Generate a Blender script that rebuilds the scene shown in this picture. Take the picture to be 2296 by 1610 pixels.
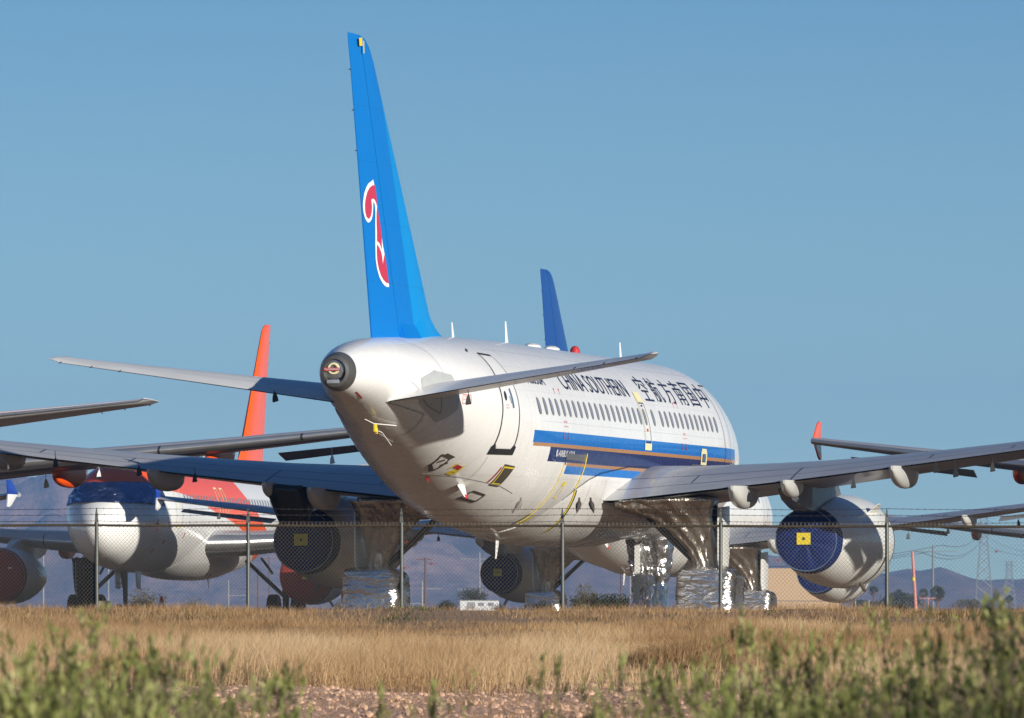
import bpy, bmesh, math, random
import numpy as np
from mathutils import Vector, Matrix
for o in list(bpy.data.objects): bpy.data.objects.remove(o)
scene = bpy.context.scene
C = scene.collection
R = math.radians
rng = random.Random(7)
nr = np.random.RandomState(11)

# ------------------------------------------------------------------ camera, sky, sun, exposure
FPX, CX, YH, ZC = 17115.3, 1147.5, 1362.43, .304        # focal length in photo pixels, principal column, horizon row, eye height
cam = bpy.data.cameras.new("camera"); camo = bpy.data.objects.new("camera", cam); C.objects.link(camo)
camo.location = (0, 0, ZC); camo.rotation_euler = (R(90), 0, 0)
cam.sensor_width = 36; cam.lens = 36 * FPX / 2295.06; cam.shift_y = (YH - 804.9) / 2295.06
cam.clip_start = .5; cam.clip_end = 30000
cam.dof.use_dof = True; cam.dof.focus_distance = 158; cam.dof.aperture_fstop = 13
scene.camera = camo
SUN = Vector((2.63, -3.12, .97)).normalized()
world = bpy.data.worlds.new("World"); scene.world = world; world.use_nodes = True
wt = world.node_tree; bg = wt.nodes["Background"]
sky = wt.nodes.new("ShaderNodeTexSky"); sky.sky_type = 'NISHITA'; sky.sun_disc = False
sky.sun_elevation = math.asin(SUN.z); sky.sun_rotation = math.atan2(SUN.x, SUN.y)
sky.air_density = 1.0; sky.dust_density = .1; sky.ozone_density = 4
tc = wt.nodes.new("ShaderNodeTexCoord"); mp = wt.nodes.new("ShaderNodeMapping")
mp.inputs["Location"].default_value = (0, 0, .115); mp.inputs["Scale"].default_value = (1, 1, 1.7)
wt.links.new(tc.outputs["Generated"], mp.inputs[0]); wt.links.new(mp.outputs[0], sky.inputs[0])
sz = wt.nodes.new("ShaderNodeSeparateXYZ"); wt.links.new(tc.outputs["Generated"], sz.inputs[0])
sr = wt.nodes.new("ShaderNodeValToRGB"); wt.links.new(sz.outputs[2], sr.inputs[0])          # clear desert air: paler and greener low down, deep blue overhead
for e, (p, c) in zip([sr.color_ramp.elements[0], sr.color_ramp.elements[1], sr.color_ramp.elements.new(.08), sr.color_ramp.elements.new(.3)], [(.0, (1.74, 1.44, .84)), (1., (.11, .38, .64)), (.08, (.89, 1.01, .88)), (.26, (.12, .41, .68))]): e.position = p; e.color = (*c, 1)
sm_ = wt.nodes.new("ShaderNodeMix"); sm_.data_type = 'RGBA'; sm_.blend_type = 'MULTIPLY'; sm_.inputs[0].default_value = 1
wt.links.new(sky.outputs[0], sm_.inputs[6]); wt.links.new(sr.outputs[0], sm_.inputs[7]); wt.links.new(sm_.outputs[2], bg.inputs[0]); bg.inputs[1].default_value = .088
sl = bpy.data.lights.new("sun", 'SUN'); sl.energy = 4.1; sl.angle = R(.53); sl.color = (1, .935, .835)
so = bpy.data.objects.new("sun", sl); C.objects.link(so); so.rotation_euler = (-SUN).to_track_quat('-Z', 'Y').to_euler(); so.location = (60, -40, 60)
vs = scene.view_settings; vs.view_transform = 'Standard'; vs.look = 'None'; vs.exposure = .66; vs.gamma = 1
cy = scene.cycles; cy.max_bounces = 6; cy.diffuse_bounces = 3; cy.glossy_bounces = 3; cy.volume_bounces = 0; cy.transparent_max_bounces = 8

def at(px, py, d): return Vector(((px - CX) / FPX * d, d, ZC + (YH - py) / FPX * d))

# ------------------------------------------------------------------ helpers
def tag(o, label=None, cat=None, group=None, kind=None):
    for k, v in (("label", label), ("category", cat), ("group", group), ("kind", kind)):
        if v: o[k] = v
    return o
def empty(name, loc=(0, 0, 0), rz=0):
    o = bpy.data.objects.new(name, None); C.objects.link(o); o.location = loc; o.rotation_euler = (0, 0, rz); o.empty_display_size = .3
    return o
def copy_tree(o, parent=None):
    c = o.copy(); C.objects.link(c); c.parent = parent
    for ch in list(o.children): copy_tree(ch, c)
    return c
def finish(name, me, mats, parent, smooth, angle=35):
    for m in (mats if isinstance(mats, (list, tuple)) else [mats]): me.materials.append(m)
    if smooth:
        me.polygons.foreach_set("use_smooth", [True] * len(me.polygons))
        try: me.set_sharp_from_angle(angle=R(angle))
        except Exception: pass
    o = bpy.data.objects.new(name, me); C.objects.link(o)
    if parent is not None: o.parent = parent
    return o
class MB:
    def __init__(s): s.v = []; s.f = []; s.m = []
    def add(s, v, f, m=0):
        k = len(s.v); s.v += [tuple(p) for p in v]; s.f += [tuple(i + k for i in q) for q in f]; s.m += [m] * len(f); return s
    def loft(s, rings, caps=(True, True), closed=True, m=0):
        n = len(rings[0]); v = [p for r in rings for p in r]; f = []
        for i in range(len(rings) - 1):
            for j in range(n if closed else n - 1):
                k = (j + 1) % n; f.append((i * n + j, i * n + k, (i + 1) * n + k, (i + 1) * n + j))
        if caps[0]: f.append(tuple(range(n))[::-1])
        if caps[1]: f.append(tuple((len(rings) - 1) * n + j for j in range(n)))
        return s.add(v, f, m)
    def tube(s, pts, r, n=8, m=0):
        pts = [Vector(p) for p in pts]; rs = r if isinstance(r, (list, tuple)) else [r] * len(pts); rings = []
        for i, p in enumerate(pts):
            t = (pts[min(i + 1, len(pts) - 1)] - pts[max(i - 1, 0)]).normalized()
            a = t.cross(Vector((0, 0, 1)) if abs(t.z) < .9 else Vector((1, 0, 0))).normalized(); b = t.cross(a)
            rings.append([p + (a * math.cos(q) + b * math.sin(q)) * rs[i] for q in [2 * math.pi * j / n for j in range(n)]])
        return s.loft(rings, m=m)
    def lathe(s, prof, origin=(0, 0, 0), n=48, m=0, caps=(False, False), sy=1, sz=1):     # (x, r) round the x axis
        ox, oy, oz = origin
        return s.loft([[(ox + x, oy + r * sy * math.cos(q), oz + r * sz * math.sin(q)) for q in [2 * math.pi * j / n for j in range(n)]] for x, r in prof], caps, m=m)
    def box(s, c, d, m=0, rz=0):
        cx, cy_, cz = c; a, b, e = d[0] / 2, d[1] / 2, d[2] / 2; co, si = math.cos(rz), math.sin(rz)
        v = [(cx + x * co - y * si, cy_ + x * si + y * co, cz + z) for z in (-e, e) for x, y in ((-a, -b), (a, -b), (a, b), (-a, b))]
        return s.add(v, [(3, 2, 1, 0), (4, 5, 6, 7), (0, 1, 5, 4), (1, 2, 6, 5), (2, 3, 7, 6), (3, 0, 4, 7)], m)
    def prism(s, poly, axis, lo, hi, m=0):                          # poly in the two other axes, extruded along axis
        def p(a, b, c): return {'x': (c, a, b), 'y': (a, c, b), 'z': (a, b, c)}[axis]
        return s.loft([[p(a, b, lo) for a, b in poly], [p(a, b, hi) for a, b in poly]], m=m)
    def build(s, name, mats, parent=None, smooth=True, angle=35, bevel=0):
        me = bpy.data.meshes.new(name); me.from_pydata(s.v, [], s.f)
        if len(set(s.m)) > 1 or (s.m and s.m[0]): me.polygons.foreach_set("material_index", s.m)
        me.update()
        bm = bmesh.new(); bm.from_mesh(me); bmesh.ops.recalc_face_normals(bm, faces=bm.faces)
        if bevel:
            bmesh.ops.bevel(bm, geom=[e for e in bm.edges if e.is_manifold and e.calc_face_angle(0) > .6], offset=bevel, segments=2, affect='EDGES', profile=.6)
        bm.to_mesh(me); bm.free()
        return finish(name, me, mats, parent, smooth, angle)

class N:                                                            # small node-tree writer
    def __init__(s, name):
        s.m = bpy.data.materials.new(name); s.m.use_nodes = True; s.t = s.m.node_tree; s.p = s.t.nodes["Principled BSDF"]
    def new(s, k, **kw):
        n = s.t.nodes.new(k)
        for a, b in kw.items(): setattr(n, a, b)
        return n
    def put(s, sock, v):
        if hasattr(v, "is_output"): s.t.links.new(v, sock)
        elif v is not None:
            if isinstance(v, (tuple, list)) and len(v) == 3 and sock.type == 'RGBA': v = (*v, 1)
            sock.default_value = v
    def math(s, op, a, b=None, c=None):
        n = s.new("ShaderNodeMath", operation=op)
        for i, v in enumerate((a, b, c)): s.put(n.inputs[i], v)
        return n.outputs[0]
    def band(s, v, lo, hi): return s.math('MULTIPLY', s.math('GREATER_THAN', v, lo), s.math('LESS_THAN', v, hi))
    def mul(s, *a):
        r = a[0]
        for b in a[1:]: r = s.math('MULTIPLY', r, b)
        return r
    def mix(s, f, a, b):
        n = s.new("ShaderNodeMix", data_type='RGBA'); s.put(n.inputs[0], f); s.put(n.inputs[6], a); s.put(n.inputs[7], b); return n.outputs[2]
    def coord(s, kind="Object"): return s.new("ShaderNodeTexCoord").outputs[kind]
    def xyz(s, v):
        n = s.new("ShaderNodeSeparateXYZ"); s.put(n.inputs[0], v); return n.outputs
    def noise(s, vec, scale, detail=4, rough=.55, out="Fac", stretch=None):
        if stretch:
            m = s.new("ShaderNodeMapping"); m.inputs["Scale"].default_value = stretch; s.put(m.inputs[0], vec); vec = m.outputs[0]
        n = s.new("ShaderNodeTexNoise"); s.put(n.inputs["Vector"], vec); n.inputs["Scale"].default_value = scale; n.inputs["Detail"].default_value = detail; n.inputs["Roughness"].default_value = rough
        return n.outputs[out]
    def ramp(s, f, stops, interp='LINEAR'):
        n = s.new("ShaderNodeValToRGB"); s.put(n.inputs[0], f); r = n.color_ramp; r.interpolation = interp
        while len(r.elements) < len(stops): r.elements.new(.5)
        for e, (p, c) in zip(r.elements, stops): e.position = p; e.color = (*c, 1) if isinstance(c, (tuple, list)) else (c, c, c, 1)
        return n.outputs[0]
    def bump(s, h, strength, dist=.02):
        n = s.new("ShaderNodeBump"); n.inputs["Strength"].default_value = strength; n.inputs["Distance"].default_value = dist; s.put(n.inputs["Height"], h); s.put(s.p.inputs["Normal"], n.outputs[0])
    def set(s, base=None, rough=None, metal=None, coat=None, spec=None):
        s.put(s.p.inputs["Base Color"], base); s.put(s.p.inputs["Roughness"], rough); s.put(s.p.inputs["Metallic"], metal); s.put(s.p.inputs["Coat Weight"], coat); s.put(s.p.inputs["Specular IOR Level"], spec)
        return s.m

def wear(n, base, lo=.9, scale=1.2, streak=(1, 1, .25)):             # faint weathering over a paint
    f = n.noise(n.coord(), scale, 6, .6, stretch=streak)
    return n.mix(n.ramp(f, [(.3, 0.0), (.75, 1.0)]), base, tuple(c * lo for c in base) if isinstance(base, tuple) else base)
def paint(name, base, rough=.32, metal=0, coat=.25, lo=.9, scale=1.2, bump=0):
    n = N(name); c = n.coord()
    r = n.math('ADD', n.math('MULTIPLY', n.noise(c, 3, 3), .12), rough - .05)
    if bump: n.bump(n.noise(c, 9, 3), bump, .01)
    return n.set(wear(n, base, lo, scale), r, metal, coat)
def flat(name, base, rough=.6, metal=0, scale=8, lo=.75, bump=.2):
    n = N(name); c = n.coord(); f = n.noise(c, scale, 5)
    if bump: n.bump(f, bump, .02)
    return n.set(n.mix(f, base, tuple(x * lo for x in base)), rough, metal)

WHITE = (.78, .775, .75)
M = {}
M['white'] = paint("white_paint", WHITE, .3)
M['blue'] = paint("tail_blue_paint", (.0, .24, .60), .5, lo=.93, coat=0)
M['grey'] = paint("wing_grey_paint", (.40, .41, .42), .35, lo=.85)
M['pale'] = paint("nacelle_pale_paint", (.70, .70, .665), .34, lo=.9)
M['fairing'] = paint('fairing_paint', (.50, .50, .475), .36, lo=.8)
M['dkgrey'] = paint("dark_grey_paint", (.085, .085, .09), .45)
M['metal'] = paint("polished_metal", (.72, .72, .72), .28, metal=.9, coat=0, lo=.85)
M['burnt'] = paint("burnt_metal", (.17, .165, .155), .42, metal=.6, coat=0, lo=.7, scale=5)
M['orange'] = paint("orange_paint", (.95, .105, .006), .3, lo=.94)
M['black'] = flat("black_rubber", (.012, .012, .012), .75)
M['strut'] = flat("dirty_gear_metal", (.05, .05, .05), .55, .3)
M['navycover'] = flat("navy_cover_fabric", (.003, .019, .115), .6, scale=14, lo=.7, bump=.5)
M['navycover'].node_tree.nodes['Principled BSDF'].inputs['Specular IOR Level'].default_value = .15
M['redcover'] = flat("maroon_cover_fabric", (.33, .022, .014), .7, scale=14, lo=.6, bump=.5)
M['yellow'] = flat("yellow_tape", (.75, .58, .03), .6, lo=.85, bump=0)
M['paleyellow'] = flat("pale_yellow_paint", (.74, .68, .40), .5, lo=.9, bump=0)
M['browntape'] = flat("brown_tape", (.085, .07, .045), .55, scale=20, lo=.6)
M['silvertape'] = flat("silver_tape", (.42, .43, .44), .3, .8, scale=16, lo=.6, bump=.6)
M['redtape'] = flat("red_tape", (.42, .015, .02), .6, lo=.9, bump=0)
M['navytext'] = flat("navy_lettering", (.012, .022, .065), .5, lo=.9, bump=0)
M['whitetext'] = flat("white_lettering", (.8, .8, .8), .5, lo=.95, bump=0)
M['redtext'] = flat("red_lettering", (.6, .06, .05), .5, lo=.95, bump=0)
M['emblemred'] = flat("emblem_red", (.50, .03, .07), .4, lo=.95, bump=0)
M['darkline'] = flat("seal_dark", (.02, .02, .022), .6, bump=0)
M['seam'] = flat("seam_grey", (.34, .33, .31), .6, bump=0)
M['platemetal'] = flat("sliding_plate_metal", (.55, .56, .54), .4, .2, bump=0)
M['bluetape'] = flat("blue_film", (.10, .17, .30), .35, scale=18, lo=.6, bump=.3)
M['fenceblue'] = paint("fence_blue_paint", (.01, .05, .34), .35)
M['winglow'] = paint("winglet_low_paint", WHITE, .35)
M['lamp'] = paint("lamp_glass", (.25, .27, .3), .1)
def window_mat():
    n = N("cabin_pane"); c = n.coord(); f = n.noise(c, 2.1, 2)
    return n.set(n.mix(f, (.17, .175, .20), (.27, .275, .30)), .25)
M['pane'] = window_mat()
M['paneframe'] = flat("pane_frame", (.40, .38, .33), .4, .4, bump=0)
def foil(name, base, rough, stretch=(1, 1, 3.4), k=1.0, tint=(.35, .30, .24), strength=.55):
    n = N(name); c = n.coord()
    w = n.noise(c, 1.2, 2, out="Color"); cw = n.new("ShaderNodeMix", data_type='VECTOR'); cw.inputs[0].default_value = .22; n.put(cw.inputs[4], c); n.put(cw.inputs[5], w); c2 = cw.outputs[1]
    a = n.noise(c2, 1.5 * k, 2, .5, stretch=stretch); b = n.noise(c2, 5.5 * k, 3, .6, stretch=stretch); d_ = n.noise(c, 1.1, 3)
    r1 = n.math('ABSOLUTE', n.math('SUBTRACT', a, .5)); r2 = n.math('ABSOLUTE', n.math('SUBTRACT', b, .5))
    n.bump(n.math('ADD', n.mul(r1, 1.6), n.mul(r2, .38)), strength, .25)
    return n.set(n.mix(n.ramp(d_, [(.45, 0.), (.7, .6)]), base, tint), n.math('ADD', n.mul(d_, .16), rough - .08), .96)
M['foil'] = foil("silver_foil", (.88, .88, .88), .21)
M['foilhang'] = foil("hanging_silver_foil", (.88, .88, .88), .20, (2.6, 2.6, .8), 1.1)
M['foilbrown'] = foil("brown_foil", (.62, .57, .50), .31, (2.6, 2.6, .7), 1.2, (.16, .13, .1))
M['foildark'] = foil("dark_film", (.26, .31, .50), .2, (1, 1, 1.4), 1.6, (.03, .045, .12), .7)
M['blackfilm'] = flat('black_plastic_film', (.008, .008, .009), .22, 0, 6, .6, .8)
def livery_blue():
    n = N("blue_striped_livery"); c = n.coord(); x, y, z = n.xyz(c)
    col = wear(n, WHITE, .93, .9, (1, 1, .3))
    for lo, hi, xe, k in ((3.785, 4.04, 24.72, (.0, .145, .50)), (3.71, 3.785, 24.66, (.42, .215, .085)), (3.405, 3.71, 23.4, (.004, .022, .115)), (3.335, 3.405, 21.78, (.42, .215, .085)), (3.165, 3.335, 21.76, (.0, .17, .55))):
        col = n.mix(n.mul(n.band(z, lo, hi), n.band(x, 4.0, xe)), col, k)
    # production seams
    f = 0.0
    for xs in (29.2, 26.9, 24.95, 22.1, 19.0, 15.9, 12.75, 9.6, 5.9): f = n.math('MAXIMUM', f, n.band(x, xs, xs + .012))
    f = n.math('MAXIMUM', f, n.mul(n.band(z, 4.235, 4.245), n.band(x, 6, 24)))
    f = n.math('MAXIMUM', f, n.mul(n.band(z, 5.70, 5.712), n.band(x, 6, 26)))
    for zs in (2.55, 3.05, 4.86, 5.35): f = n.math('MAXIMUM', f, n.mul(n.band(z, zs, zs + .007), n.band(x, 6, 28), .6))
    col = n.mix(n.mul(f, .38), col, (.22, .21, .20))
    n.bump(n.math('ADD', n.noise(c, 1.7, 2, stretch=(1.9, 1, 1)), n.mul(f, -.2)), .10, .06)
    grime = n.mul(n.ramp(n.noise(c, 1.3, 6, .65, stretch=(1, 1, .35)), [(.42, 0.), (.8, 1.)]), n.math('LESS_THAN', z, 3.1), .35)
    col = n.mix(grime, col, (.45, .40, .33))
    return n.set(col, n.math('ADD', n.mul(n.noise(c, 2.5, 3), .1), .22), 0, .3)
M['livery_blue'] = livery_blue()
def livery_orange():
    n = N("orange_banded_livery"); c = n.coord(); x, y, z = n.xyz(c); col = wear(n, WHITE, .95, .9)
    def curve(pts):
        m = n.new("ShaderNodeFloatCurve"); n.put(m.inputs["Value"], n.math('DIVIDE', x, 34.)); cu = m.mapping.curves[0]
        while len(cu.points) < len(pts): cu.points.new(.5, .5)
        for p, (a, b) in zip(cu.points, pts): p.location = (a / 34, b / 7); p.handle_type = 'AUTO_CLAMPED'
        m.mapping.update(); return n.math('MULTIPLY', m.outputs[0], 7.)
    lo = curve([(0, 6.4), (1.9, 5.12), (4, 4.90), (8.2, 4.62), (11.5, 4.2), (16.6, 3.62), (20, 2.9), (34, .3)])
    hi = curve([(0, 7), (14, 6.9), (17, 6.1), (18.2, 4.95), (21.5, 3.75), (24, 3.0), (34, .5)])
    f = n.mul(n.math('GREATER_THAN', z, lo), n.math('LESS_THAN', z, hi))
    col = n.mix(f, col, (.95, .105, .006))
    tail = n.math('GREATER_THAN', n.math('ADD', x, n.mul(n.math('SUBTRACT', z, 4), -.7)), 25.6)
    col = n.mix(n.math('GREATER_THAN', n.math('ADD', x, n.mul(n.math('SUBTRACT', z, 4), .9)), 26.5), col, (.95, .105, .006))
    col = n.mix(n.math('LESS_THAN', x, .0), col, (.5, .5, .5))
    col = n.mix(n.band(x, 1.28, 1.3), col, (.5, .45, .35))
    return n.set(col, .25, 0, .3)
M['livery_orange'] = livery_orange()
def wing_mat(name, base, lines, vlines=(), bare=()):                 # panel lines and walkway marks by chord (u) and span (v)
    n = N(name); uv = n.new("ShaderNodeUVMap"); uv.uv_map = "UVMap"; u, v, _ = n.xyz(uv.outputs[0]); c = n.coord()
    col = wear(n, base, .82, 1.5, (1, .4, 1))
    f = 0.0
    for a, w in lines: f = n.math('MAXIMUM', f, n.band(u, a, a + w))
    for a, u0, u1 in vlines: f = n.math('MAXIMUM', f, n.mul(n.band(v, a, a + .05), n.band(u, u0, u1)))
    col = n.mix(n.mul(f, .85), col, (.035, .035, .04))
    return n.set(col, n.math('ADD', n.mul(n.noise(c, 3, 3), .15), .26), 0, .15)
M['wing'] = wing_mat("wing_skin", (.43, .435, .445), [(.695, .013), (.86, .009), (-.74, .012)], [(5.9, .7, 1), (9.0, .7, .85), (10.9, .7, .85), (12.8, .7, 1), (16.0, .7, 1), (3.5, .7, .85)])
M['tailplane'] = wing_mat("tailplane_skin", (.74, .74, .72), [(.68, .006), (-.68, .006)])
M['slat'] = wing_mat("slat_metal", (.62, .62, .61), [], [(4.6, -.2, .2), (7.9, -.2, .2), (10.9, -.2, .2), (13.9, -.2, .2)])
M['slat'].node_tree.nodes["Principled BSDF"].inputs["Metallic"].default_value = .85
def fin_mat(name, base, patch=None):
    n = N(name); c = n.coord(); x, y, z = n.xyz(c); col = wear(n, base, .93, 1.0)
    if patch:                                                        # repainted darker strip forward of the hinge
        s = n.math('SUBTRACT', x, n.math('ADD', n.mul(z, .478), 26.55 - .478 * 5.76 + 1.15))
        col = n.mix(n.mul(n.math('GREATER_THAN', s, .55), .75), col, patch)
    f = 0.0
    for zs in (6.9, 8.1, 9.3, 10.4): f = n.math('MAXIMUM', f, n.band(z, zs, zs + .010))
    col = n.mix(n.mul(f, .3), col, (.01, .04, .10)); n.bump(n.noise(c, 1.2, 2), .06, .05)
    return n.set(col, n.math('ADD', n.mul(n.noise(c, 1.5, 4), .2), .38), 0, 0, .3)
M['finblue'] = fin_mat("fin_blue_paint", (.0, .24, .60), (.0, .13, .47))
M['navyfin'] = paint("deep_blue_fin", (.002, .06, .28), .35)

# ------------------------------------------------------------------ aircraft (local axes: x aft from the nose, y to starboard, z up from the ground)
FS=np.array([
(0,3.42,3.40,.01),(.06,3.62,3.18,.22),(.2,3.82,2.99,.42),(.5,4.09,2.75,.70),(1.0,4.42,2.51,1.03),(1.6,4.78,2.33,1.30),(2.2,5.22,2.20,1.50),(2.8,5.56,2.10,1.65),(3.6,5.80,2.01,1.75),(4.6,5.95,1.95,1.87),(5.6,6.02,1.91,1.955),(6.8,6.04,1.90,1.975),
(14,6.04,1.90,1.975),(21.3,6.04,1.90,1.975),(22.5,6.03,1.96,1.97),(24,6.01,2.20,1.93),(25.5,5.985,2.58,1.84),(27,5.94,3.02,1.68),(28.5,5.88,3.46,1.45),(30,5.82,3.86,1.17),(31.2,5.76,4.13,.98),(32.2,5.66,4.36,.77),(33,5.52,4.52,.56),(33.5,5.41,4.61,.395),(33.84,5.35,4.65,.30)])
def hermite(xs,ys,x):
    n=len(xs); h=np.diff(xs); d=np.diff(ys)/h; m=np.zeros(n)
    for i in range(1,n-1):
        if d[i-1]*d[i]>0:
            w1=2*h[i]+h[i-1]; w2=h[i]+2*h[i-1]; m[i]=(w1+w2)/(w1/d[i-1]+w2/d[i])
    m[0]=d[0]; m[-1]=d[-1]
    x=np.clip(x,xs[0],xs[-1]); i=np.clip(np.searchsorted(xs,x)-1,0,n-2)
    t=(x-xs[i])/h[i]
    return ys[i]*(1+2*t)*(1-t)**2+h[i]*m[i]*t*(1-t)**2+ys[i+1]*t*t*(3-2*t)+h[i]*m[i+1]*t*t*(t-1)

def fus(x): return tuple(hermite(FS[:, 0], FS[:, k], x) for k in (1, 2, 3))
def side(x, z, sg=1, off=0.0):
    t, b, w = fus(x); c = (t + b) / 2; h = (t - b) / 2; q = max(-.998, min(.998, (z - c) / h)); s = math.sqrt(1 - q * q)
    ny, nz = s / w, q / h; L = math.hypot(ny, nz)
    return (float(x), float(sg * (w * s + off * ny / L)), float(z + off * nz / L))
FAIR = np.array([(8.6, 2.0, .0), (9.4, 2.75, .03), (10.4, 3.2, .10), (11.5, 3.4, .17), (13, 3.44, .22), (15.8, 3.42, .24), (16.9, 3.33, .24), (18.3, 3.23, .22), (19.25, 3.08, .17), (20.1, 2.85, .10), (20.7, 2.6, .05), (21.5, 2.1, .0)])
def fairpt(x, s, sg):                                               # s 0 at the top seam .. 1 at the keel
    t, b, w = fus(x); c = (t + b) / 2; h = (t - b) / 2
    zt = float(hermite(FAIR[:, 0], FAIR[:, 1], x)); bu = float(hermite(FAIR[:, 0], FAIR[:, 2], x))
    a0 = math.asin(max(-.999, min(.999, (zt - c) / h))); a = a0 + (-math.pi / 2 - a0) * s
    k = .012 + bu * min(1, s * 2.2) ** .7
    return (x, sg * (w + k) * math.cos(a), c + (h + k) * math.sin(a))
def fairz(x, z, sg=1, off=0):
    lo, hi = 0.0, 1.0
    for _ in range(26):
        m = (lo + hi) / 2
        if fairpt(x, m, sg)[2] > z: lo = m
        else: hi = m
    p = fairpt(x, lo, sg); return (p[0], p[1] + sg * off, p[2])

def decal_bm(polys, dv=.08, du=.35):
    bm = bmesh.new()
    for p in polys:
        try: bm.faces.new([bm.verts.new((a, b, 0)) for a, b in p])
        except ValueError: pass
    return cut_bm(bm, dv, du)
def cut_bm(bm, dv, du):
    bmesh.ops.triangulate(bm, faces=[f for f in bm.faces if len(f.verts) > 4])
    for ax, st in ((1, dv), (0, du)):
        vals = [v.co[ax] for v in bm.verts]
        if not vals: break
        k = math.floor(min(vals) / st) + 1
        while k * st < max(vals):
            no = (0, 1, 0) if ax else (1, 0, 0); co = tuple(k * st * c for c in no)
            bmesh.ops.bisect_plane(bm, geom=bm.verts[:] + bm.edges[:] + bm.faces[:], plane_co=co, plane_no=no); k += 1
    return bm
def decal(name, polys, mat, parent, f, dv=.08, du=.35, bm=None):      # a thin film laid on a surface: f(u, v) -> point
    bm = bm or decal_bm(polys, dv, du)
    for v in bm.verts: v.co = f(v.co.x, v.co.y)
    me = bpy.data.meshes.new(name); bm.to_mesh(me); bm.free(); return finish(name, me, mat, parent, True, 60)
def onfus(off=.008, sg=1): return lambda u, v: side(u, v, sg, off)
def strip(a, b, w):                                                  # a straight tape from a to b
    dx, dz = b[0] - a[0], b[1] - a[1]; L = math.hypot(dx, dz) or 1; nx, nz = -dz / L * w / 2, dx / L * w / 2
    return [(a[0] + nx, a[1] + nz), (a[0] - nx, a[1] - nz), (b[0] - nx, b[1] - nz), (b[0] + nx, b[1] + nz)]
def outline(poly, w, closed=True):
    n = len(poly); return [strip(poly[i], poly[(i + 1) % n], w) for i in range(n if closed else n - 1)]
def outline_offset(poly, w): return outline(poly, w)
def text_bm(s, w, h, x0, z0, flip=True, dv=.05):                     # lettering as a flat outline, x running forward (towards -x) from x0
    cu = bpy.data.curves.new("lettering", 'FONT'); cu.body = s; cu.size = 1; cu.resolution_u = 3
    o = bpy.data.objects.new("lettering", cu); C.objects.link(o); bpy.context.view_layer.update()
    me = bpy.data.meshes.new_from_object(o.evaluated_get(bpy.context.evaluated_depsgraph_get())); bpy.data.objects.remove(o)
    bm = bmesh.new(); bm.from_mesh(me); bpy.data.meshes.remove(me)
    xs = [v.co.x for v in bm.verts]; ys = [v.co.y for v in bm.verts]; x_, X_, y_, Y_ = min(xs), max(xs), min(ys), max(ys)
    for v in bm.verts:
        v.co.x = x0 + (-1 if flip else 1) * (v.co.x - x_) / (X_ - x_) * w; v.co.y = z0 + (v.co.y - y_) / (Y_ - y_) * h; v.co.z = 0
    return cut_bm(bm, dv, .5)

def airfoil(n=18, t=.12, camber=.018):
    b = [0.5 * (1 - math.cos(math.pi * i / n)) for i in range(n + 1)]
    yt = lambda x: 5 * t * (.2969 * math.sqrt(x) - .126 * x - .3516 * x * x + .2843 * x ** 3 - .1015 * x ** 4) + .0025 * x
    yc = lambda x: camber * 4 * x * (1 - x)
    up = [(x, yc(x) + yt(x)) for x in reversed(b)]; lo = [(x, yc(x) - yt(x)) for x in b[1:]]
    return up, lo
def surface(name, secs, mats, parent, sg=1, cut=(0., 1.), slat=None, vert=False, cap=True):
    """secs: (span, xLE, xTE, zTE, incidence deg, t/c). vert: span is z and thickness is y (a fin)."""
    mb = MB(); rings = []; uvs = []
    for y, le, te, zt, inc, tc_ in secs:
        up, lo = airfoil(20, tc_); ch = te - le; ring = []; uvr = []
        for k, (u, h) in enumerate(up + lo):
            uc = min(max(u, cut[0]), cut[1]); hh = h
            if uc != u:                                              # cut faces: interpolate the thickness at the cut
                hh = h
            x = le + uc * ch; zz = zt + (1 - uc) * ch * math.tan(R(inc)) + hh * ch
            ring.append((x, hh * ch, y) if vert else (x, sg * y, zz)); uvr.append(((uc if k < len(up) else -uc), y))
        rings.append(ring); uvs.append(uvr)
    mb.loft(rings, (cap, True), closed=False)
    me = bpy.data.meshes.new(name); me.from_pydata(mb.v, [], mb.f); me.update()
    uvl = me.uv_layers.new(name="UVMap"); flat_uv = [p for r in uvs for p in r]
    for lp in me.loops: uvl.data[lp.index].uv = flat_uv[lp.vertex_index]
    if slat is not None:
        for p in me.polygons:
            if all(abs(flat_uv[i][0]) <= slat + 1e-4 for i in p.vertices): p.material_index = 1
    bm = bmesh.new(); bm.from_mesh(me); bmesh.ops.remove_doubles(bm, verts=bm.verts, dist=1e-5); bmesh.ops.recalc_face_normals(bm, faces=bm.faces); bm.to_mesh(me); bm.free()
    return finish(name, me, mats, parent, True, 40)

def wing_le(y): return 10.9 + (y - 1.95) * .52
def wing_te(y): return 17.6 + max(0, y - 1.95) * .03 if y < 6.2 else 17.73 + (y - 6.2) * .232
def wing_z(y): return 2.63 + (y - 2) * .108 + max(0, y - 4) ** 2 * .0010
def wing_sec(y):
    k = min(1, max(0, (y - 1.95) / 15)); return (y, wing_le(y), wing_te(y), wing_z(y), 3.3 - 2.6 * k ** .6, .148 - .036 * min(1, k * 2.2))
def wing_low(x, y):                                                  # height of the wing's lower skin
    _, le, te, zt, inc, tc_ = wing_sec(y); ch = te - le; u = min(1, max(.001, (x - le) / ch)); up, lo = airfoil(20, tc_)
    us = [p[0] for p in lo]; hs = [p[1] for p in lo]
    return zt + (1 - u) * ch * math.tan(R(inc)) + float(np.interp(u, us, hs)) * ch

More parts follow.
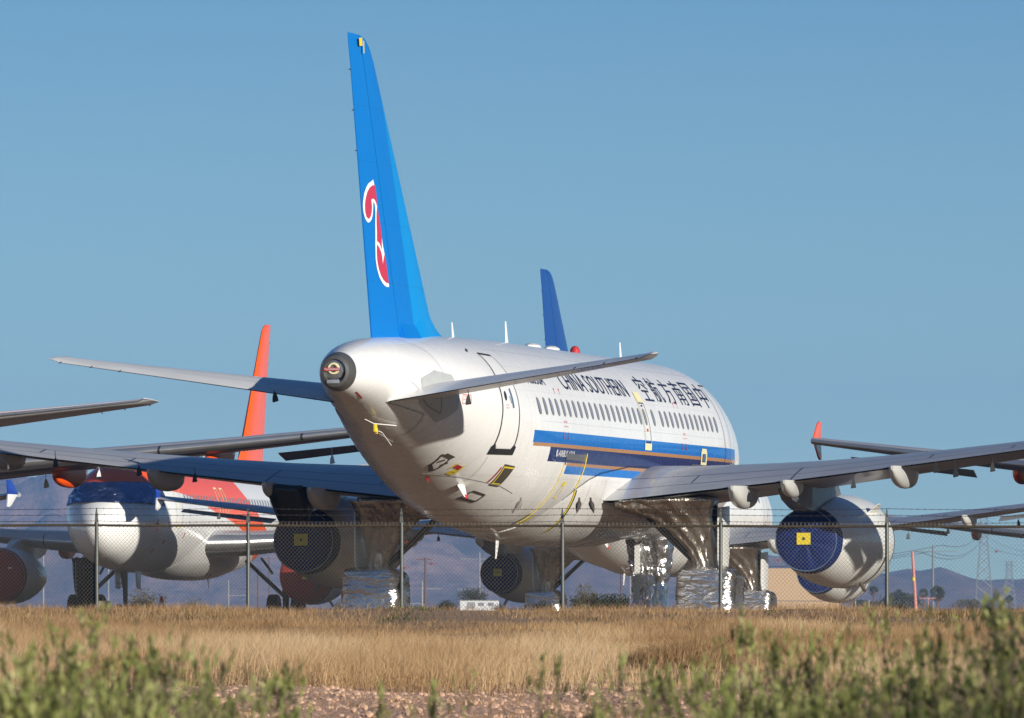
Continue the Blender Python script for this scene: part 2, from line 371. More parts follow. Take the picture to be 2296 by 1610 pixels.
def canoe(mb, x0, x1, y, z_top, depth, hw, n=12, m=0, tail=.35):
    rings = []; K = 14
    for i in range(K + 1):
        s = i / K; x = x0 + (x1 - x0) * s
        k = max(.02, math.sqrt(max(0, 1 - ((s - .55) / .56) ** 2)) if s < .55 else (1 - ((s - .55) / .46) ** 2.2 * .97)) ** .8
        zt = z_top(x) + .05; d = depth * k + .05; w = hw * min(1, k * 1.15)
        rings.append([(x, y + w * math.copysign(abs(math.cos(q)) ** .8, math.cos(q)), zt - d * abs(math.sin(q)) ** .75) for q in [math.pi * j / n for j in range(n + 1)]])
    mb.loft(rings, (True, True), closed=True, m=m); return mb

def wheel(parent, x, y, r, w, name='tyre'):
    t = MB().lathe([(-w / 2, r * .55), (-w / 2, r * .9), (-w * .38, r * .985), (0, r), (w * .38, r * .985), (w / 2, r * .9), (w / 2, r * .55)], n=28)
    t.v = [(x + b, y + a, r + c) for a, b, c in t.v]; t.build(name, M['black'], parent)
def rim(parent, x, y, r, w):
    t = MB().lathe([(-w * .46, .01), (-w * .46, r * .2), (-w * .3, r * .32), (-w * .44, r * .56), (w * .44, r * .56), (w * .3, r * .32), (w * .46, r * .2), (w * .46, .01)], n=24)
    t.v = [(x + b, y + a, r + c) for a, b, c in t.v]; t.build('rim', M['strut'], parent)

E_PROF = [(9.78, .84), (9.70, .88), (9.69, .93), (9.78, .98), (10.1, 1.03), (10.7, 1.06), (11.6, 1.055), (12.5, 1.01), (13.3, .93), (14.1, .82), (14.7, .72), (15.02, .665)]
EZ = 1.80
def airliner(kind, name='airliner'):
    blue = kind == 'blue'; root = empty(name)
    liv = M['livery_blue'] if blue else M['livery_orange']
    # fuselage
    xs = sorted(set([0, .03, .06, .12, .2, .3, .45, .6, .8] + [round(v, 3) for v in np.arange(1, 6.9, .2)] + [round(v, 3) for v in np.arange(7.4, 20.4, 1.)] + [round(v, 3) for v in np.arange(20.8, 33.6, .3)] + [33.5, 33.62]))
    rings = []
    for x in xs:
        t, b, w = fus(x); c = (t + b) / 2; h = (t - b) / 2
        rings.append([(x, w * math.cos(a), c + h * math.sin(a)) for a in [2 * math.pi * j / 96 for j in range(96)]])
    MB().loft(rings).build('fuselage', liv, root)
    ts = [i / 22 for i in range(23)]; fx = sorted(set([8.6, 8.9, 9.2, 9.6] + list(np.arange(10, 21.4, .35)) + [21.2, 21.5]))
    MB().loft([[fairpt(float(x), s, 1) for s in ts] + [fairpt(float(x), s, -1) for s in reversed(ts[:-1])] for x in fx], (True, True), closed=False).build('belly_fairing', liv, root)
    # tail cone exhaust
    a = MB(); prof = [(33.58, 1.04), (33.62, 1.06), (33.78, .98), (33.91, .84), (33.93, .66), (33.86, .60), (33.72, .58), (33.62, .54), (33.58, .1)]
    rr = []
    for x, k in prof: rr.append([(x, .348 * k * math.cos(q), 5.005 + .372 * k * math.sin(q)) for q in [2 * math.pi * j / 40 for j in range(40)]])
    a.loft(rr); ap = a.build('exhaust_cone', M['burnt'], root, angle=30)
    if blue:
        MB().lathe([(33.89, .078), (33.915, .08), (33.915, .112), (33.895, .122), (33.86, .12)], (0, -.03, 5.06), 28).build('plug_ring', M['paleyellow'], ap)
        MB().lathe([(33.87, .02), (33.885, .17), (33.86, .22)], (0, -.03, 5.06), 28).build('exhaust_plug', M['silvertape'], ap)
        MB().box((33.925, -.06, 5.045), (.006, .32, .066)).build('ribbon', M['redtape'], ap)
        decal('ribbon_lettering', [], M['whitetext'], ap, lambda u, v: (33.932, u, v), bm=text_bm("REMOVE BEFORE FLIGHT", .30, .036, .093, 5.027))
        MB().box((33.93, -.03, 4.80), (.05, .26, .08)).build('tail_lamp', M['lamp'], ap, bevel=.02)
    # fin and rudder
    bl = M['finblue'] if blue else M['orange']
    def fin_le(z): return 31.2 - (11.6 - z) * .891
    def hinge(z): return 29.3 + (z - 5.7) * .469
    def fin_te(z): return 31.0 + (z - 5.7) * .310
    secs = []
    for z in (5.55, 6.0, 6.8, 8, 9.2, 10.4, 11.3): secs.append((z, fin_le(z), fin_te(z), 0, 0, .095))
    secs += [(11.6, 31.25, 32.86, 0, 0, .085), (11.75, 31.55, 32.9, 0, 0, .07), (11.82, 31.95, 32.92, 0, 0, .05)]
    def seg(lo, hi, nm, mat, par, secs_):
        rings = []
        for z, le, te, _, _, t in secs_:
            up, _lo = airfoil(40, t, 0); ch = te - le; h = hinge(z)
            us = [p[0] for p in up][::-1]; hs = [p[1] for p in up][::-1]
            a_, b_ = (0, (h - le) / ch) if lo else ((h + .03 - le) / ch, 1)
            uu = [a_ + (b_ - a_) * (i / 16) ** (1.6 if lo else 1) for i in range(17)]
            T = [float(np.interp(u, us, hs)) * ch for u in uu]
            rings.append([(le + u * ch, y, z) for u, y in zip(uu, T)] + [(le + u * ch, -y, z) for u, y in list(zip(uu, T))[::-1]])
        return MB().loft(rings).build(nm, mat, par, angle=50)
    seg(True, 0, 'vertical_fin', bl, root, secs)
    rud = seg(False, 1, 'rudder', bl, root, [(5.72, fin_le(5.72), fin_te(5.72), 0, 0, .095)] + secs[1:])
    # root fillet of the fin
    fr = []
    for i in range(13):
        s = i / 12; x0 = 24.7 + (27.4 - 24.7) * s; zt = fus(x0)[0] - .03 + 1.45 * s ** 2.1
        fr.append([(x0 + .35, .0 + .30 * s ** .8 + .015, fus(x0)[0] - .10), (x0 + .12, .14 * s + .01, fus(x0)[0] + (zt - fus(x0)[0]) * .45), (x0, 0, zt), (x0 + .12, -.14 * s - .01, fus(x0)[0] + (zt - fus(x0)[0]) * .45), (x0 + .35, -.30 * s ** .8 - .015, fus(x0)[0] - .10)])
    for i, x in enumerate((28.2, 29.25)):
        k = (1, .9)[i]; fr.append([(x + .2, .40 * k, fus(x)[0] - .12), (x + .1, .27 * k, fus(x)[0] + .16 * k), (x, .02, fus(x)[0] + .55), (x + .1, -.27 * k, fus(x)[0] + .16 * k), (x + .2, -.40 * k, fus(x)[0] - .12)])
    MB().loft(fr).build('fin_fillet', bl, root, angle=60)
    for z in (11.1, 10.3, 9.5):
        MB().tube([(fin_te(z) - .02, 0, z), (fin_te(z) + .13, 0, z - .02)], .012, 5).build('static_wick', M['darkline'], rud)
    if blue:
        W_ = [(31.251, 8.959), (31.375, 8.913), (31.53, 8.865), (31.653, 8.78), (31.752, 8.658), (31.807, 8.499), (31.807, 8.373), (31.752, 8.251), (31.653, 8.147), (31.548, 8.092), (31.468, 8.077), (31.381, 8.097), (31.282, 8.157), (31.232, 8.246), (31.213, 8.372), (31.213, 8.498), (31.195, 8.505), (31.145, 8.486), (31.095, 8.41), (31.07, 8.285), (31.064, 8.066), (31.039, 7.831), (31.033, 7.674), (30.99, 7.362), (30.884, 7.162), (30.74, 7.011), (30.571, 6.908), (30.396, 6.844), (30.239, 6.827), (30.132, 6.839), (30.302, 7.156), (30.427, 7.434), (30.565, 7.649), (30.678, 7.864), (30.821, 8.172), (30.958, 8.417), (31.052, 8.616), (31.157, 8.831)]
        R1 = [(31.133, 8.848), (31.282, 8.843), (31.443, 8.792), (31.579, 8.698), (31.665, 8.569), (31.703, 8.426), (31.678, 8.302), (31.604, 8.196), (31.505, 8.157), (31.43, 8.161), (31.356, 8.208), (31.307, 8.289), (31.294, 8.4), (31.331, 8.508), (31.35, 8.538), (31.294, 8.569), (31.22, 8.573), (31.133, 8.557), (31.046, 8.499), (30.99, 8.431), (30.99, 8.509), (31.058, 8.663)]
        R2 = [(30.983, 8.431), (31.008, 8.288), (30.99, 8.069), (30.958, 7.914), (30.946, 7.733), (30.802, 7.701), (30.696, 7.627), (30.646, 7.566), (30.659, 7.707), (30.671, 7.849), (30.796, 8.11)]
        R3 = [(30.94, 7.655), (30.94, 7.506), (30.896, 7.335), (30.802, 7.181), (30.659, 7.046), (30.49, 6.958), (30.333, 6.91), (30.182, 6.905), (30.289, 7.156), (30.415, 7.419), (30.471, 7.48), (30.565, 7.27), (30.615, 7.426), (30.678, 7.518), (30.802, 7.606), (30.896, 7.649)]
        def onrud(off):
            def f(x, z):
                le, te = fin_le(z), fin_te(z); up, _ = airfoil(40, .095, 0); us = [p[0] for p in up][::-1]; hs = [p[1] for p in up][::-1]
                return (x, float(np.interp((x - le) / (te - le), us, hs)) * (te - le) + off, z)
            return f
        em = decal('emblem', [W_], M['whitetext'], rud, onrud(.010), .4, .12)
        for q in (R1, R2, R3): decal('emblem_red', [q], M['emblemred'], em, onrud(.016), .4, .12)
        MB().add([(32.12, .1, 11.60), (32.36, .1, 11.58), (32.4, .1, 11.74), (32.15, .1, 11.76)], [(0, 1, 2, 3)]).add([(32.05, .12, 11.45), (32.12, .12, 11.45), (32.14, .12, 11.7), (32.07, .12, 11.7)], [(0, 1, 2, 3)]).build('tip_tape', M['yellow'], rud)
    # tailplane
    for sg in (1, -1):
        hs = []
        for i in range(9):
            y = .55 + (6.0 - .55) * i / 8; k = (y - .9) / 5.3
            hs.append((y, 29.0 + (y - .9) * .535, 31.95 + k * 1.05, 4.50 + (y - .9) * .147, 4.2 - 1.2 * k, .105))
        hs += [(6.12, 31.8, 33.0, 5.30, 3, .08), (6.2, 32.15, 33.0, 5.32, 3, .05), (6.235, 32.6, 33.0, 5.33, 3, .03)]
        hp = surface('tailplane', hs, [M['tailplane'], M['metal']], root, sg, slat=.035)
        for y in (5.95, 5.3, 4.7): MB().tube([(33.0, sg * y, 4.5 + (y - .9) * .147 + .02), (33.16, sg * y, 4.5 + (y - .9) * .147 - .01)], .011, 5).build('static_wick', M['darkline'], hp)
        decal('sliding_plate', [[(31.0, 4.95), (30.2, 5.13), (29.35, 5.06), (29.08, 4.66), (29.0, 4.38), (29.22, 4.21), (29.5, 4.09), (30.75, 4.46)]], M['platemetal'], root, onfus(.010, sg), .08, .3)
        pl = decal('tailplane_opening', outline([(30.75, 4.57), (29.87, 4.58), (29.60, 4.27), (30.35, 4.42)], .025), M['seam'], root, onfus(.016, sg), .08, .3)
    # wings
    for sg in (1, -1):
        ys = [1.1, 1.95, 3, 4, 5, 6.2, 7.5, 9, 10.5, 12, 13.5, 15, 16.3, 16.95]
        secs = [wing_sec(max(y, 1.95)) if y >= 1.95 else (y, wing_le(1.95) - .3, wing_te(1.95), wing_z(1.95), 3.3, .15) for y in ys]
        w = surface('wing', secs, [M['wing'], M['slat']], root, sg, slat=.07)
        fm = M['fairing'] if blue else M['orange']
        for y, x0, x1, d, hw in ((4.75, 15.9, 18.25, .42, .21), (8.35, 15.9, 18.6, .40, .18), (11.75, 16.9, 19.3, .34, .16)):
            mb = canoe(MB(), x0, x1, sg * y, lambda x: wing_low(min(x, wing_te(y)), y), d, hw); ff = mb.build('flap_fairing', fm, w, angle=50)
        mb = canoe(MB(), 16.3, 18.0, sg * 5.85, lambda x: wing_low(min(x, wing_te(5.85)), 5.85), .30, .17); mb.build('pylon_fairing', M['fairing'], w, angle=50)
        # wing tip fence
        yt = 16.95; zt = wing_z(yt); f = MB(); poly = [(19.0, 0), (19.75, .42), (20.0, .47), (20.34, .46), (20.25, 0)]
        f.prism([(a, zt + .05 + b) for a, b in poly], 'y', sg * yt - .018, sg * yt + .018, 0)
        f.prism([(a, zt + .05 - b) for a, b in [(19.1, 0.002), (19.85, .40), (20.1, .46), (20.36, .45), (20.25, .002)]], 'y', sg * yt - .018, sg * yt + .018, 1)
        f.build('wing_tip_fence', [M['fenceblue'] if blue else M['orange'], M['winglow'] if blue else M['orange']], w, bevel=.012)
        ail = [(y, wing_le(y) + .74 * (wing_te(y) - wing_le(y)), wing_te(y) + .03, wing_z(y) - .35, 13, .07) for y in (13.0, 14.5, 16.1)]
        surface('aileron', ail, M['wing'], w, sg)
        # engine
        e = MB().lathe(E_PROF + [(15.0, .62), (14.5, .60), (14.0, .3)], (0, sg * 5.75, EZ), 56); e.v = [v for v in e.v]
        en = e.build('engine', M['pale'] if blue else M['pale'], root, angle=40)
        MB().lathe([(10.2, .80), (9.85, .82), (9.775, .845), (9.715, .868), (9.69, .90), (9.695, .935), (9.76, .985), (9.86, 1.005)], (0, sg * 5.75, EZ), 56).build('inlet_lip', M['metal'], en)
        MB().lathe([(10.25, .02), (10.25, .81)], (0, sg * 5.75, EZ), 40).build('fan', M['strut'], en)
        f = MB(); hw = .23
        P = [(11.3, EZ + 1.02, .06), (12.2, EZ + 1.28, .16), (13.4, 3.25, .22), (15.0, 3.1, .22), (16.8, 2.95, .2), (17.6, 2.88, .12)]
        B = [(11.3, EZ + .9), (12.2, EZ + .9), (13.4, EZ + .80), (15.0, EZ + .60), (16.0, EZ + .70), (17.2, EZ + .86)]
        rings = [[(x, sg * 5.75 + h, z), (x, sg * 5.75 - h, z), (b[0], sg * 5.75 - h, b[1]), (b[0], sg * 5.75 + h, b[1])] for (x, z, h), b in zip(P, B)]
        f.loft(rings); py_ = f.build('pylon', M['dkgrey'] if blue else M['pale'], en, angle=30)
        for s2 in (1,):
            a = R(38); ca, sa = math.cos(a), math.sin(a); o_ = 1.03
            mk = lambda x, r: (x, sg * 5.75 + sg * r * ca, EZ + r * sa)
            tv = Vector((0, -sg * sa, ca)) * .012; pts = [mk(12.1, 1.0), mk(10.9, 1.02), mk(11.9, 1.36), mk(12.15, 1.34)]
            MB().loft([[Vector(p) + tv for p in pts], [Vector(p) - tv for p in pts]]).build('nacelle_strake', M['pale'], en)
        MB().tube([(11.6, sg * 5.75 + sg * .55, EZ - .93), (11.65, sg * 5.75 + sg * .66, EZ - 1.12)], .045, 8).build('drain_mast', M['browntape'], en)
        if blue:
            ring = [(10.95, 10)]
            dv = MB()
            for i in range(10):
                a0 = R(-62 + i * 4.6); a1 = R(-62 + (i + 1) * 4.6); q = 1.068
                dv.add([(10.9, sg * (5.75 + q * math.cos(a0)), EZ + q * math.sin(a0)), (11.05, sg * (5.75 + q * math.cos(a0)), EZ + q * math.sin(a0)), (11.05, sg * (5.75 + q * math.cos(a1)), EZ + q * math.sin(a1)), (10.9, sg * (5.75 + q * math.cos(a1)), EZ + q * math.sin(a1))], [(0, 1, 2, 3)])
            dv.build('cowl_latch_strip', M['dkgrey'], en)
    # landing gear
    for sg in (1, -1):
        g = MB().tube([(16.0, sg * 3.8, 2.55), (16.1, sg * 3.8, 1.5), (16.12, sg * 3.8, .55)], [.16, .15, .11], 12).tube([(16.12, sg * 3.8 - .55, .57), (16.12, sg * 3.8 + .55, .57)], .09, 10)
        g = g.build('main_gear', M['strut'], root)
        for dy in (-.46, .46):
            wheel(g, 16.12, sg * 3.8 + dy, .57, .40); rim(g, 16.12, sg * 3.8 + dy, .57, .40)
        MB().tube([(16.1, sg * 3.75, 1.05), (16.0, sg * 2.3, 2.4)], .075, 8).tube([(16.1, sg * 3.3, 1.9), (15.9, sg * 2.9, 2.5)], .05, 8).build('side_brace', M['strut'], g)
        MB().prism([(15.6, 2.55), (16.75, 2.5), (16.75, 1.35), (16.45, .98), (15.85, .98), (15.6, 1.5)], 'y', sg * 4.12 - .02, sg * 4.12 + .02).build('gear_door', M['pale'], g, bevel=.01)
    g = MB().tube([(5.0, 0, 2.1), (5.07, 0, 1.2), (5.1, 0, .38)], [.10, .09, .075], 12).tube([(5.1, -.28, .38), (5.1, .28, .38)], .06, 8).tube([(5.07, 0, 1.1), (4.2, 0, 2.05)], .05, 8).build('nose_gear', M['strut'], root)
    for dy in (-.25, .25): wheel(g, 5.1, dy, .38, .22); rim(g, 5.1, dy, .38, .22)
    for sg in (() if blue else (1, -1)): MB().prism([(5.05, 2.0), (6.0, 1.96), (5.9, 1.3), (5.2, 1.35)], 'y', sg * .38 - .015, sg * .38 + .015).build('nose_gear_door', M['pale'], g, bevel=.008)
    MB().lathe([(4.9, .01), (4.84, .1), (4.95, .11), (5.0, .03)], (0, .18, 1.45), 14).build('taxi_lamp', M['metal'], g)
    # cabin windows: aft row, exit row, forward row
    wx = [24.23 - .5316 * i for i in range(20)] + [13.28] + [12.42 - .5318 * i for i in range(12)]
    first = {}
    for sg in (1, -1):
        for x in wx:
            tpl = first.get(sg)
            if tpl is None:
                el = lambda a, b: [(x + a * math.copysign(abs(math.cos(q)) ** .75, math.cos(q)), 4.565 + b * math.copysign(abs(math.sin(q)) ** .75, math.sin(q))) for q in [2 * math.pi * j / 24 for j in range(24)]]
                fr_ = decal('window', [el(.128, .188)], M['paneframe'], root, lambda u, v: (u - x, *side(15, v, sg, .005)[1:]), .05, .3)
                pn = decal('pane', [el(.108, .168)], M['pane'], fr_, lambda u, v: (u - x, *side(15, v, sg, .009)[1:]), .05, .3)
                first[sg] = fr_; fr_.location.x = x
            else:
                c = copy_tree(tpl, root); c.location.x = x
            o = first[sg] if tpl is None else c
            o.location.y = 0
            if x > 21.3 or x < 6.9:                                    # follow the taper of the hull
                o.location.y = side(x, 4.565, sg)[1] - side(15, 4.565, sg)[1]
    # antennas and roof fittings
    for x, h, l in ((24.2, .34, .22), (19.4, .50, .30), (8.2, .42, .26)):
        t = fus(x)[0] - .02; MB().loft([[(x - l / 2, 0, t), (x, .022, t), (x + l / 2, 0, t), (x, -.022, t)], [(x - l * .1 + .1, 0, t + h), (x + .1 + .03, .012, t + h), (x + l * .3 + .1, 0, t + h), (x + .13, -.012, t + h)]]).build('blade_antenna', M['white'], root)
    for x in (17.0, 15.2):
        MB().loft([[(x + a * math.cos(q) * k, .17 * math.sin(q) * k, fus(x)[0] - .03 + z) for q in [2 * math.pi * j / 20 for j in range(20)]] for a, k, z in ((.45, 1, 0), (.45, .93, .07), (.45, .6, .11), (.45, .1, .125))]).build('antenna_bump', M['white'], root)
    MB().loft([[(12.9 + .11 * math.cos(q) * k, .11 * math.sin(q) * k, fus(13)[0] - .02 + z) for q in [2 * math.pi * j / 14 for j in range(14)]] for k, z in ((1, 0), (1, .10), (.6, .17), (.05, .19))]).build('beacon', M['redtape'], root)
    x = 20.2; MB().loft([[(x - .22, .0, 1.95), (x, .025, 1.95), (x + .2, 0, 1.95), (x, -.025, 1.95)], [(x + .16, 0, 1.36), (x + .22, .012, 1.36), (x + .28, 0, 1.36), (x + .22, -.012, 1.36)]]).build('belly_antenna', M['white'], root)
    return root

# ------------------------------------------------------------------ ground, hills
def fence_d(x): return 139.5 - .36 * x
PU = [-160, -139.5, -130, -105, -80, -70, -58, -40, -20, -10, -7, -4, -2, 0, 2, 5]
PZ = [-1.35, -1.35, -1.30, -1.0, -.66, -.62, -.56, -.48, -.25, -.02, .08, .19, .255, .19, .06, 0]
def ground_z(x, y):
    u = y - fence_d(max(-40, min(40, x))); z = float(np.interp(u, PU, PZ))
    k = 1 if u < 4 else 0
    return z + k * (.028 * math.sin(x * 1.7 + y * .31) + .022 * math.sin(x * .63 - y * .9 + 1) + .015 * math.sin(x * 4.1 + y * 1.3))
xs = sorted(set(list(np.arange(-40, 40.1, .5)) + [-9000, -4000, -1500, -600, -250, -120, -70, 70, 120, 250, 600, 1500, 4000, 9000]))
ys = sorted(set([-300, -50] + list(np.arange(0, 70, 3)) + list(np.arange(70, 162, .6)) + [170, 200, 300, 500, 900, 1600, 3000, 5000, 8000, 11500]))
gv = [(x, y, ground_z(x, y) if y < 165 else 0) for y in ys for x in xs]; nx = len(xs)
gf = [(j * nx + i, j * nx + i + 1, (j + 1) * nx + i + 1, (j + 1) * nx + i) for j in range(len(ys) - 1) for i in range(nx - 1)]
def ground_mat():
    n = N("dry_ground"); c = n.coord(); x, y, z = n.xyz(c)
    v = n.new("ShaderNodeTexVoronoi", feature='F1'); n.put(v.inputs["Vector"], c); v.inputs["Scale"].default_value = 16
    a = n.noise(c, .8, 6, .65); b = n.noise(c, 7, 5, .6)
    gravel = n.mix(n.math('MULTIPLY', v.outputs["Color"], 1.), (.62, .34, .21), (.84, .54, .36))
    gravel = n.mix(n.ramp(b, [(.45, 0.), (.75, .7)]), gravel, (.36, .21, .14))
    soil = n.mix(n.ramp(a, [(.3, 0.), (.7, 1.)]), (.30, .19, .115), (.41, .275, .17))
    soil = n.mix(n.ramp(b, [(.5, 0.), (.8, .6)]), soil, (.20, .135, .08))
    soil = n.mix(n.math('GREATER_THAN', n.math('ADD', n.math('ADD', y, n.mul(x, .36)), n.mul(n.math('SUBTRACT', a, .5), 4.)), 144.), soil, n.mix(a, (.17, .105, .06), (.24, .15, .09)))  # unseen ground past the fence, darkened to weaken light bounced onto the bellies
    f = n.math('GREATER_THAN', n.math('ADD', n.math('ADD', y, n.mul(x, .36)), n.mul(n.math('SUBTRACT', a, .5), 6.)), 82.)
    n.bump(n.math('ADD', n.mul(v.outputs["Distance"], 1.5), b), .8, .05)
    return n.set(n.mix(f, gravel, soil), .95, spec=.2)
me = bpy.data.meshes.new("ground"); me.from_pydata(gv, [], gf); me.update()
tag(finish("ground", me, ground_mat(), None, True, 80), kind='structure')

def fbm(shape, seed, base=4, octs=6, ridge=False):
    r = np.random.RandomState(seed); H, W = shape; out = np.zeros(shape); amp = 1.
    for o in range(octs):
        gh, gw = max(2, int(base * 2 ** o * H / W) + 2), base * 2 ** o + 2
        g = r.rand(gh, gw); yy = np.linspace(0, gh - 1.001, H); xx = np.linspace(0, gw - 1.001, W)
        y0 = yy.astype(int); x0 = xx.astype(int); fy = yy - y0; fx = xx - x0; fy = fy * fy * (3 - 2 * fy); fx = fx * fx * (3 - 2 * fx)
        v = (g[y0][:, x0] * (1 - fx) + g[y0][:, x0 + 1] * fx) * (1 - fy)[:, None] + (g[y0 + 1][:, x0] * (1 - fx) + g[y0 + 1][:, x0 + 1] * fx) * fy[:, None]
        out += amp * (1 - abs(2 * v - 1) if ridge else v); amp *= .52
    return out / out.max()
HX = [-3500, -2000, -600, 0, 150, 300, 500, 800, 950, 1150, 1400, 1600, 1744, 1850, 1925, 1973, 2036, 2092, 2125, 2179, 2208, 2238, 2295, 2400, 2600, 3200, 4200]
HY = [1180, 1090, 1110, 1062, 1056, 1066, 1088, 1146, 1160, 1180, 1212, 1230, 1245, 1262, 1278, 1275, 1262, 1284, 1291, 1285, 1293, 1292, 1284, 1290, 1270, 1300, 1330]
W_, H_ = 520, 150; hx = np.linspace(-2300, 1600, W_); hy = np.linspace(6900, 9000, H_)
rg = fbm((H_, W_), 5, 9, 6, True); sm = fbm((H_, W_), 8, 14, 5)
hv = []
for j, y in enumerate(hy):
    for i, x in enumerate(hx):
        px = CX + FPX * x / 8400.; top = max(6., (YH - np.interp(px, HX, HY)) / FPX * 8400.)
        s = (y - 6900) / 1500.; prof = min(1, max(0, s)) ** 1.35 if s < 1 else max(0, 1 - (s - 1) * 1.6)
        spur = (rg[j, i] - .62) * 3.4 * (1 - abs(2 * min(s, 1) - 1) ** 2)
        q_ = top * (prof + spur * .62) + (sm[j, i] - .5) * 22 * prof; lim = top * (.90 + .10 * prof); hv.append((x, y, max(-2, q_ if q_ < lim - 8 else lim - 8 * math.exp(-(q_ - lim + 8) / 30.))))
hf = [(j * W_ + i, j * W_ + i + 1, (j + 1) * W_ + i + 1, (j + 1) * W_ + i) for j in range(H_ - 1) for i in range(W_ - 1)]
def hill_mat():
    n = N("desert_rock_slopes"); c = n.coord(); a = n.noise(c, .004, 7, .65); b = n.noise(c, .05, 5, .7)
    col = n.mix(n.ramp(a, [(.42, 0.), (.58, 1.)]), (.13, .08, .07), (.33, .20, .155)); col = n.mix(n.ramp(b, [(.5, 0.), (.66, .75)]), col, (.075, .055, .055))
    n.bump(n.math('ADD', b, a), 1., 6.); return n.set(col, .95, spec=.1)
me = bpy.data.meshes.new("mountains"); me.from_pydata(hv, [], hf); me.update()
tag(finish("mountains", me, hill_mat(), None, True, 80), kind='structure')
hz = MB().box((0, 5400, 150), (9000, 11400, 330)); hm = bpy.data.materials.new("haze_air"); hm.use_nodes = True; ht = hm.node_tree; ht.nodes.remove(ht.nodes["Principled BSDF"])
pv = ht.nodes.new("ShaderNodeVolumePrincipled"); pv.inputs["Color"].default_value = (.30, .55, 1, 1); pv.inputs["Density"].default_value = 1.0e-4; pv.inputs["Anisotropy"].default_value = .0
ht.links.new(pv.outputs[0], ht.nodes["Material Output"].inputs["Volume"])
hazeo = tag(hz.build("haze", hm, None, False), kind='stuff')

# ------------------------------------------------------------------ the parked airliners
TH = .2374276
def place(o, theta, nose_right, nose_depth, z):                      # theta: angle of the aft direction; see the two rows
    a = math.atan2(-math.cos(theta), -math.sin(theta)) if theta < 1 else math.atan2(math.cos(theta - math.pi), math.sin(theta - math.pi))
    o.location = (nose_right, nose_depth, z); o.rotation_euler = (0, 0, a)
def nose(R_, D_, theta): return R_ + 33.84 * math.sin(theta), D_ + 33.84 * math.cos(theta)
plane = airliner('blue'); r_, d_ = nose(-3.505, 151.842, TH); place(plane, TH, r_, d_, 0)
tag(plane, "large white airliner in front with tall light blue tail and striped side, seen from behind", "airliner", "airliners with blue tails")

F1 = onfus(.009)
def d(name, polys, mat, lab=None, off=.009, par=None, f=None, dv=.08): return decal(name, polys, M[mat], par or plane, f or onfus(off), dv, .35)
# doors
dr = [(26.66, 5.58), (25.86, 5.56), (25.81, 4.9), (25.80, 4.2), (25.74, 3.72), (25.84, 3.60), (26.55, 3.60), (26.70, 3.70), (26.80, 4.2), (26.84, 4.9)]
dd = d('rear_door', [[(26.62, 5.54), (25.89, 5.53), (25.84, 4.9), (25.83, 4.2), (25.78, 3.74), (25.86, 3.63), (26.53, 3.63), (26.67, 3.72), (26.77, 4.2), (26.80, 4.9)]], 'white', off=.010)
d('door_seal', outline(dr, .035), 'darkline', off=.014, par=dd)
d('scuff_plate', [[(26.72, 3.50), (26.78, 3.66), (26.70, 3.72), (26.57, 3.60), (25.84, 3.60), (25.73, 3.70), (25.64, 3.66), (25.62, 3.50)]], 'darkline', off=.018, par=dd)
el = lambda x, z, a, b: [(x + a * math.cos(q), z + b * math.sin(q)) for q in [2 * math.pi * j / 20 for j in range(20)]]
d('door_window', [el(26.60, 4.70, .075, .10)], 'navytext', off=.018, par=dd)
d('door_handle', [strip((26.24, 4.86), (26.17, 4.46), .10), strip((26.35, 4.7), (26.28, 4.55), .03)], 'bluetape', off=.018, par=dd)
decal('door_notice', [], M['redtext'], dd, onfus(.018), bm=text_bm("CAUTION", .17, .03, 26.62, 4.50)); decal('door_notice', [], M['redtext'], dd, onfus(.018), bm=text_bm("DANGER", .17, .03, 26.62, 4.44))
d('vent_door', [strip((27.3, 5.60), (27.05, 5.66), .03)], 'darkline')
ex = d('overwing_exit', outline([(14.44, 5.0), (13.82, 5.0), (13.86, 3.88), (14.50, 3.88)], .03), 'paleyellow', off=.012)
d('exit_seal', outline([(14.40, 4.87), (13.87, 4.87), (13.89, 4.0), (14.45, 4.0)], .018), 'darkline', off=.014, par=ex)
d('exit_step', [[(14.40, 5.12), (13.80, 5.12), (13.82, 4.9), (14.38, 4.9)], [(14.52, 3.97), (13.84, 3.97), (13.84, 3.82), (14.52, 3.82)]], 'paleyellow', off=.013, par=ex)
d('exit_notice', [[(14.2, 4.83), (14.08, 4.83), (14.08, 4.79), (14.2, 4.79)]], 'navytext', off=.016, par=ex)
d('exit_notice', [[(14.22, 4.30), (14.10, 4.30), (14.10, 4.24), (14.22, 4.24)]], 'redtext', off=.016, par=ex)
fd = d('forward_door', outline([(5.85, 5.5), (5.05, 5.5), (5.05, 3.6), (5.85, 3.6)], .03), 'darkline', off=.012)
# lettering
T = lambda nm, s, w, h, x0, z0, mat, off=.010, f=None, dv=.05: decal(nm, [], M[mat], plane, f or onfus(off), bm=text_bm(s, w, h, x0, z0, dv=dv))
T('airline_name', "CHINA SOUTHERN", 6.45, .385, 21.3, 4.985, 'navytext')
for i, ch in enumerate("空航方南国中"):
    T('airline_character', ch, .92, .56, 13.36 - i * 1.26, 4.95, 'navytext')
T('registration', "N8030A", 1.55, .25, 24.47, 5.02, 'navytext')
T('type_lettering', "AIRBUS A319", 1.38, .135, 22.70, 3.52, 'whitetext')
d('maker_roundel', [el(22.83, 3.59, .07, .075)], 'whitetext', off=.010); d('maker_roundel_core', [[(22.87, 3.56), (22.80, 3.66), (22.78, 3.62), (22.84, 3.54)]], 'fenceblue', off=.014)
T('hull_notice', "EMERGENCY", .30, .045, 22.32, 4.24, 'redtext'); T('hull_notice', "DO NOT PAINT", .42, .03, 22.36, 4.15, 'redtext')
T('hull_notice', "EMERGENCY", .30, .045, 10.46, 4.24, 'redtext'); T('hull_notice', "DO NOT PAINT", .42, .03, 10.5, 4.15, 'redtext')
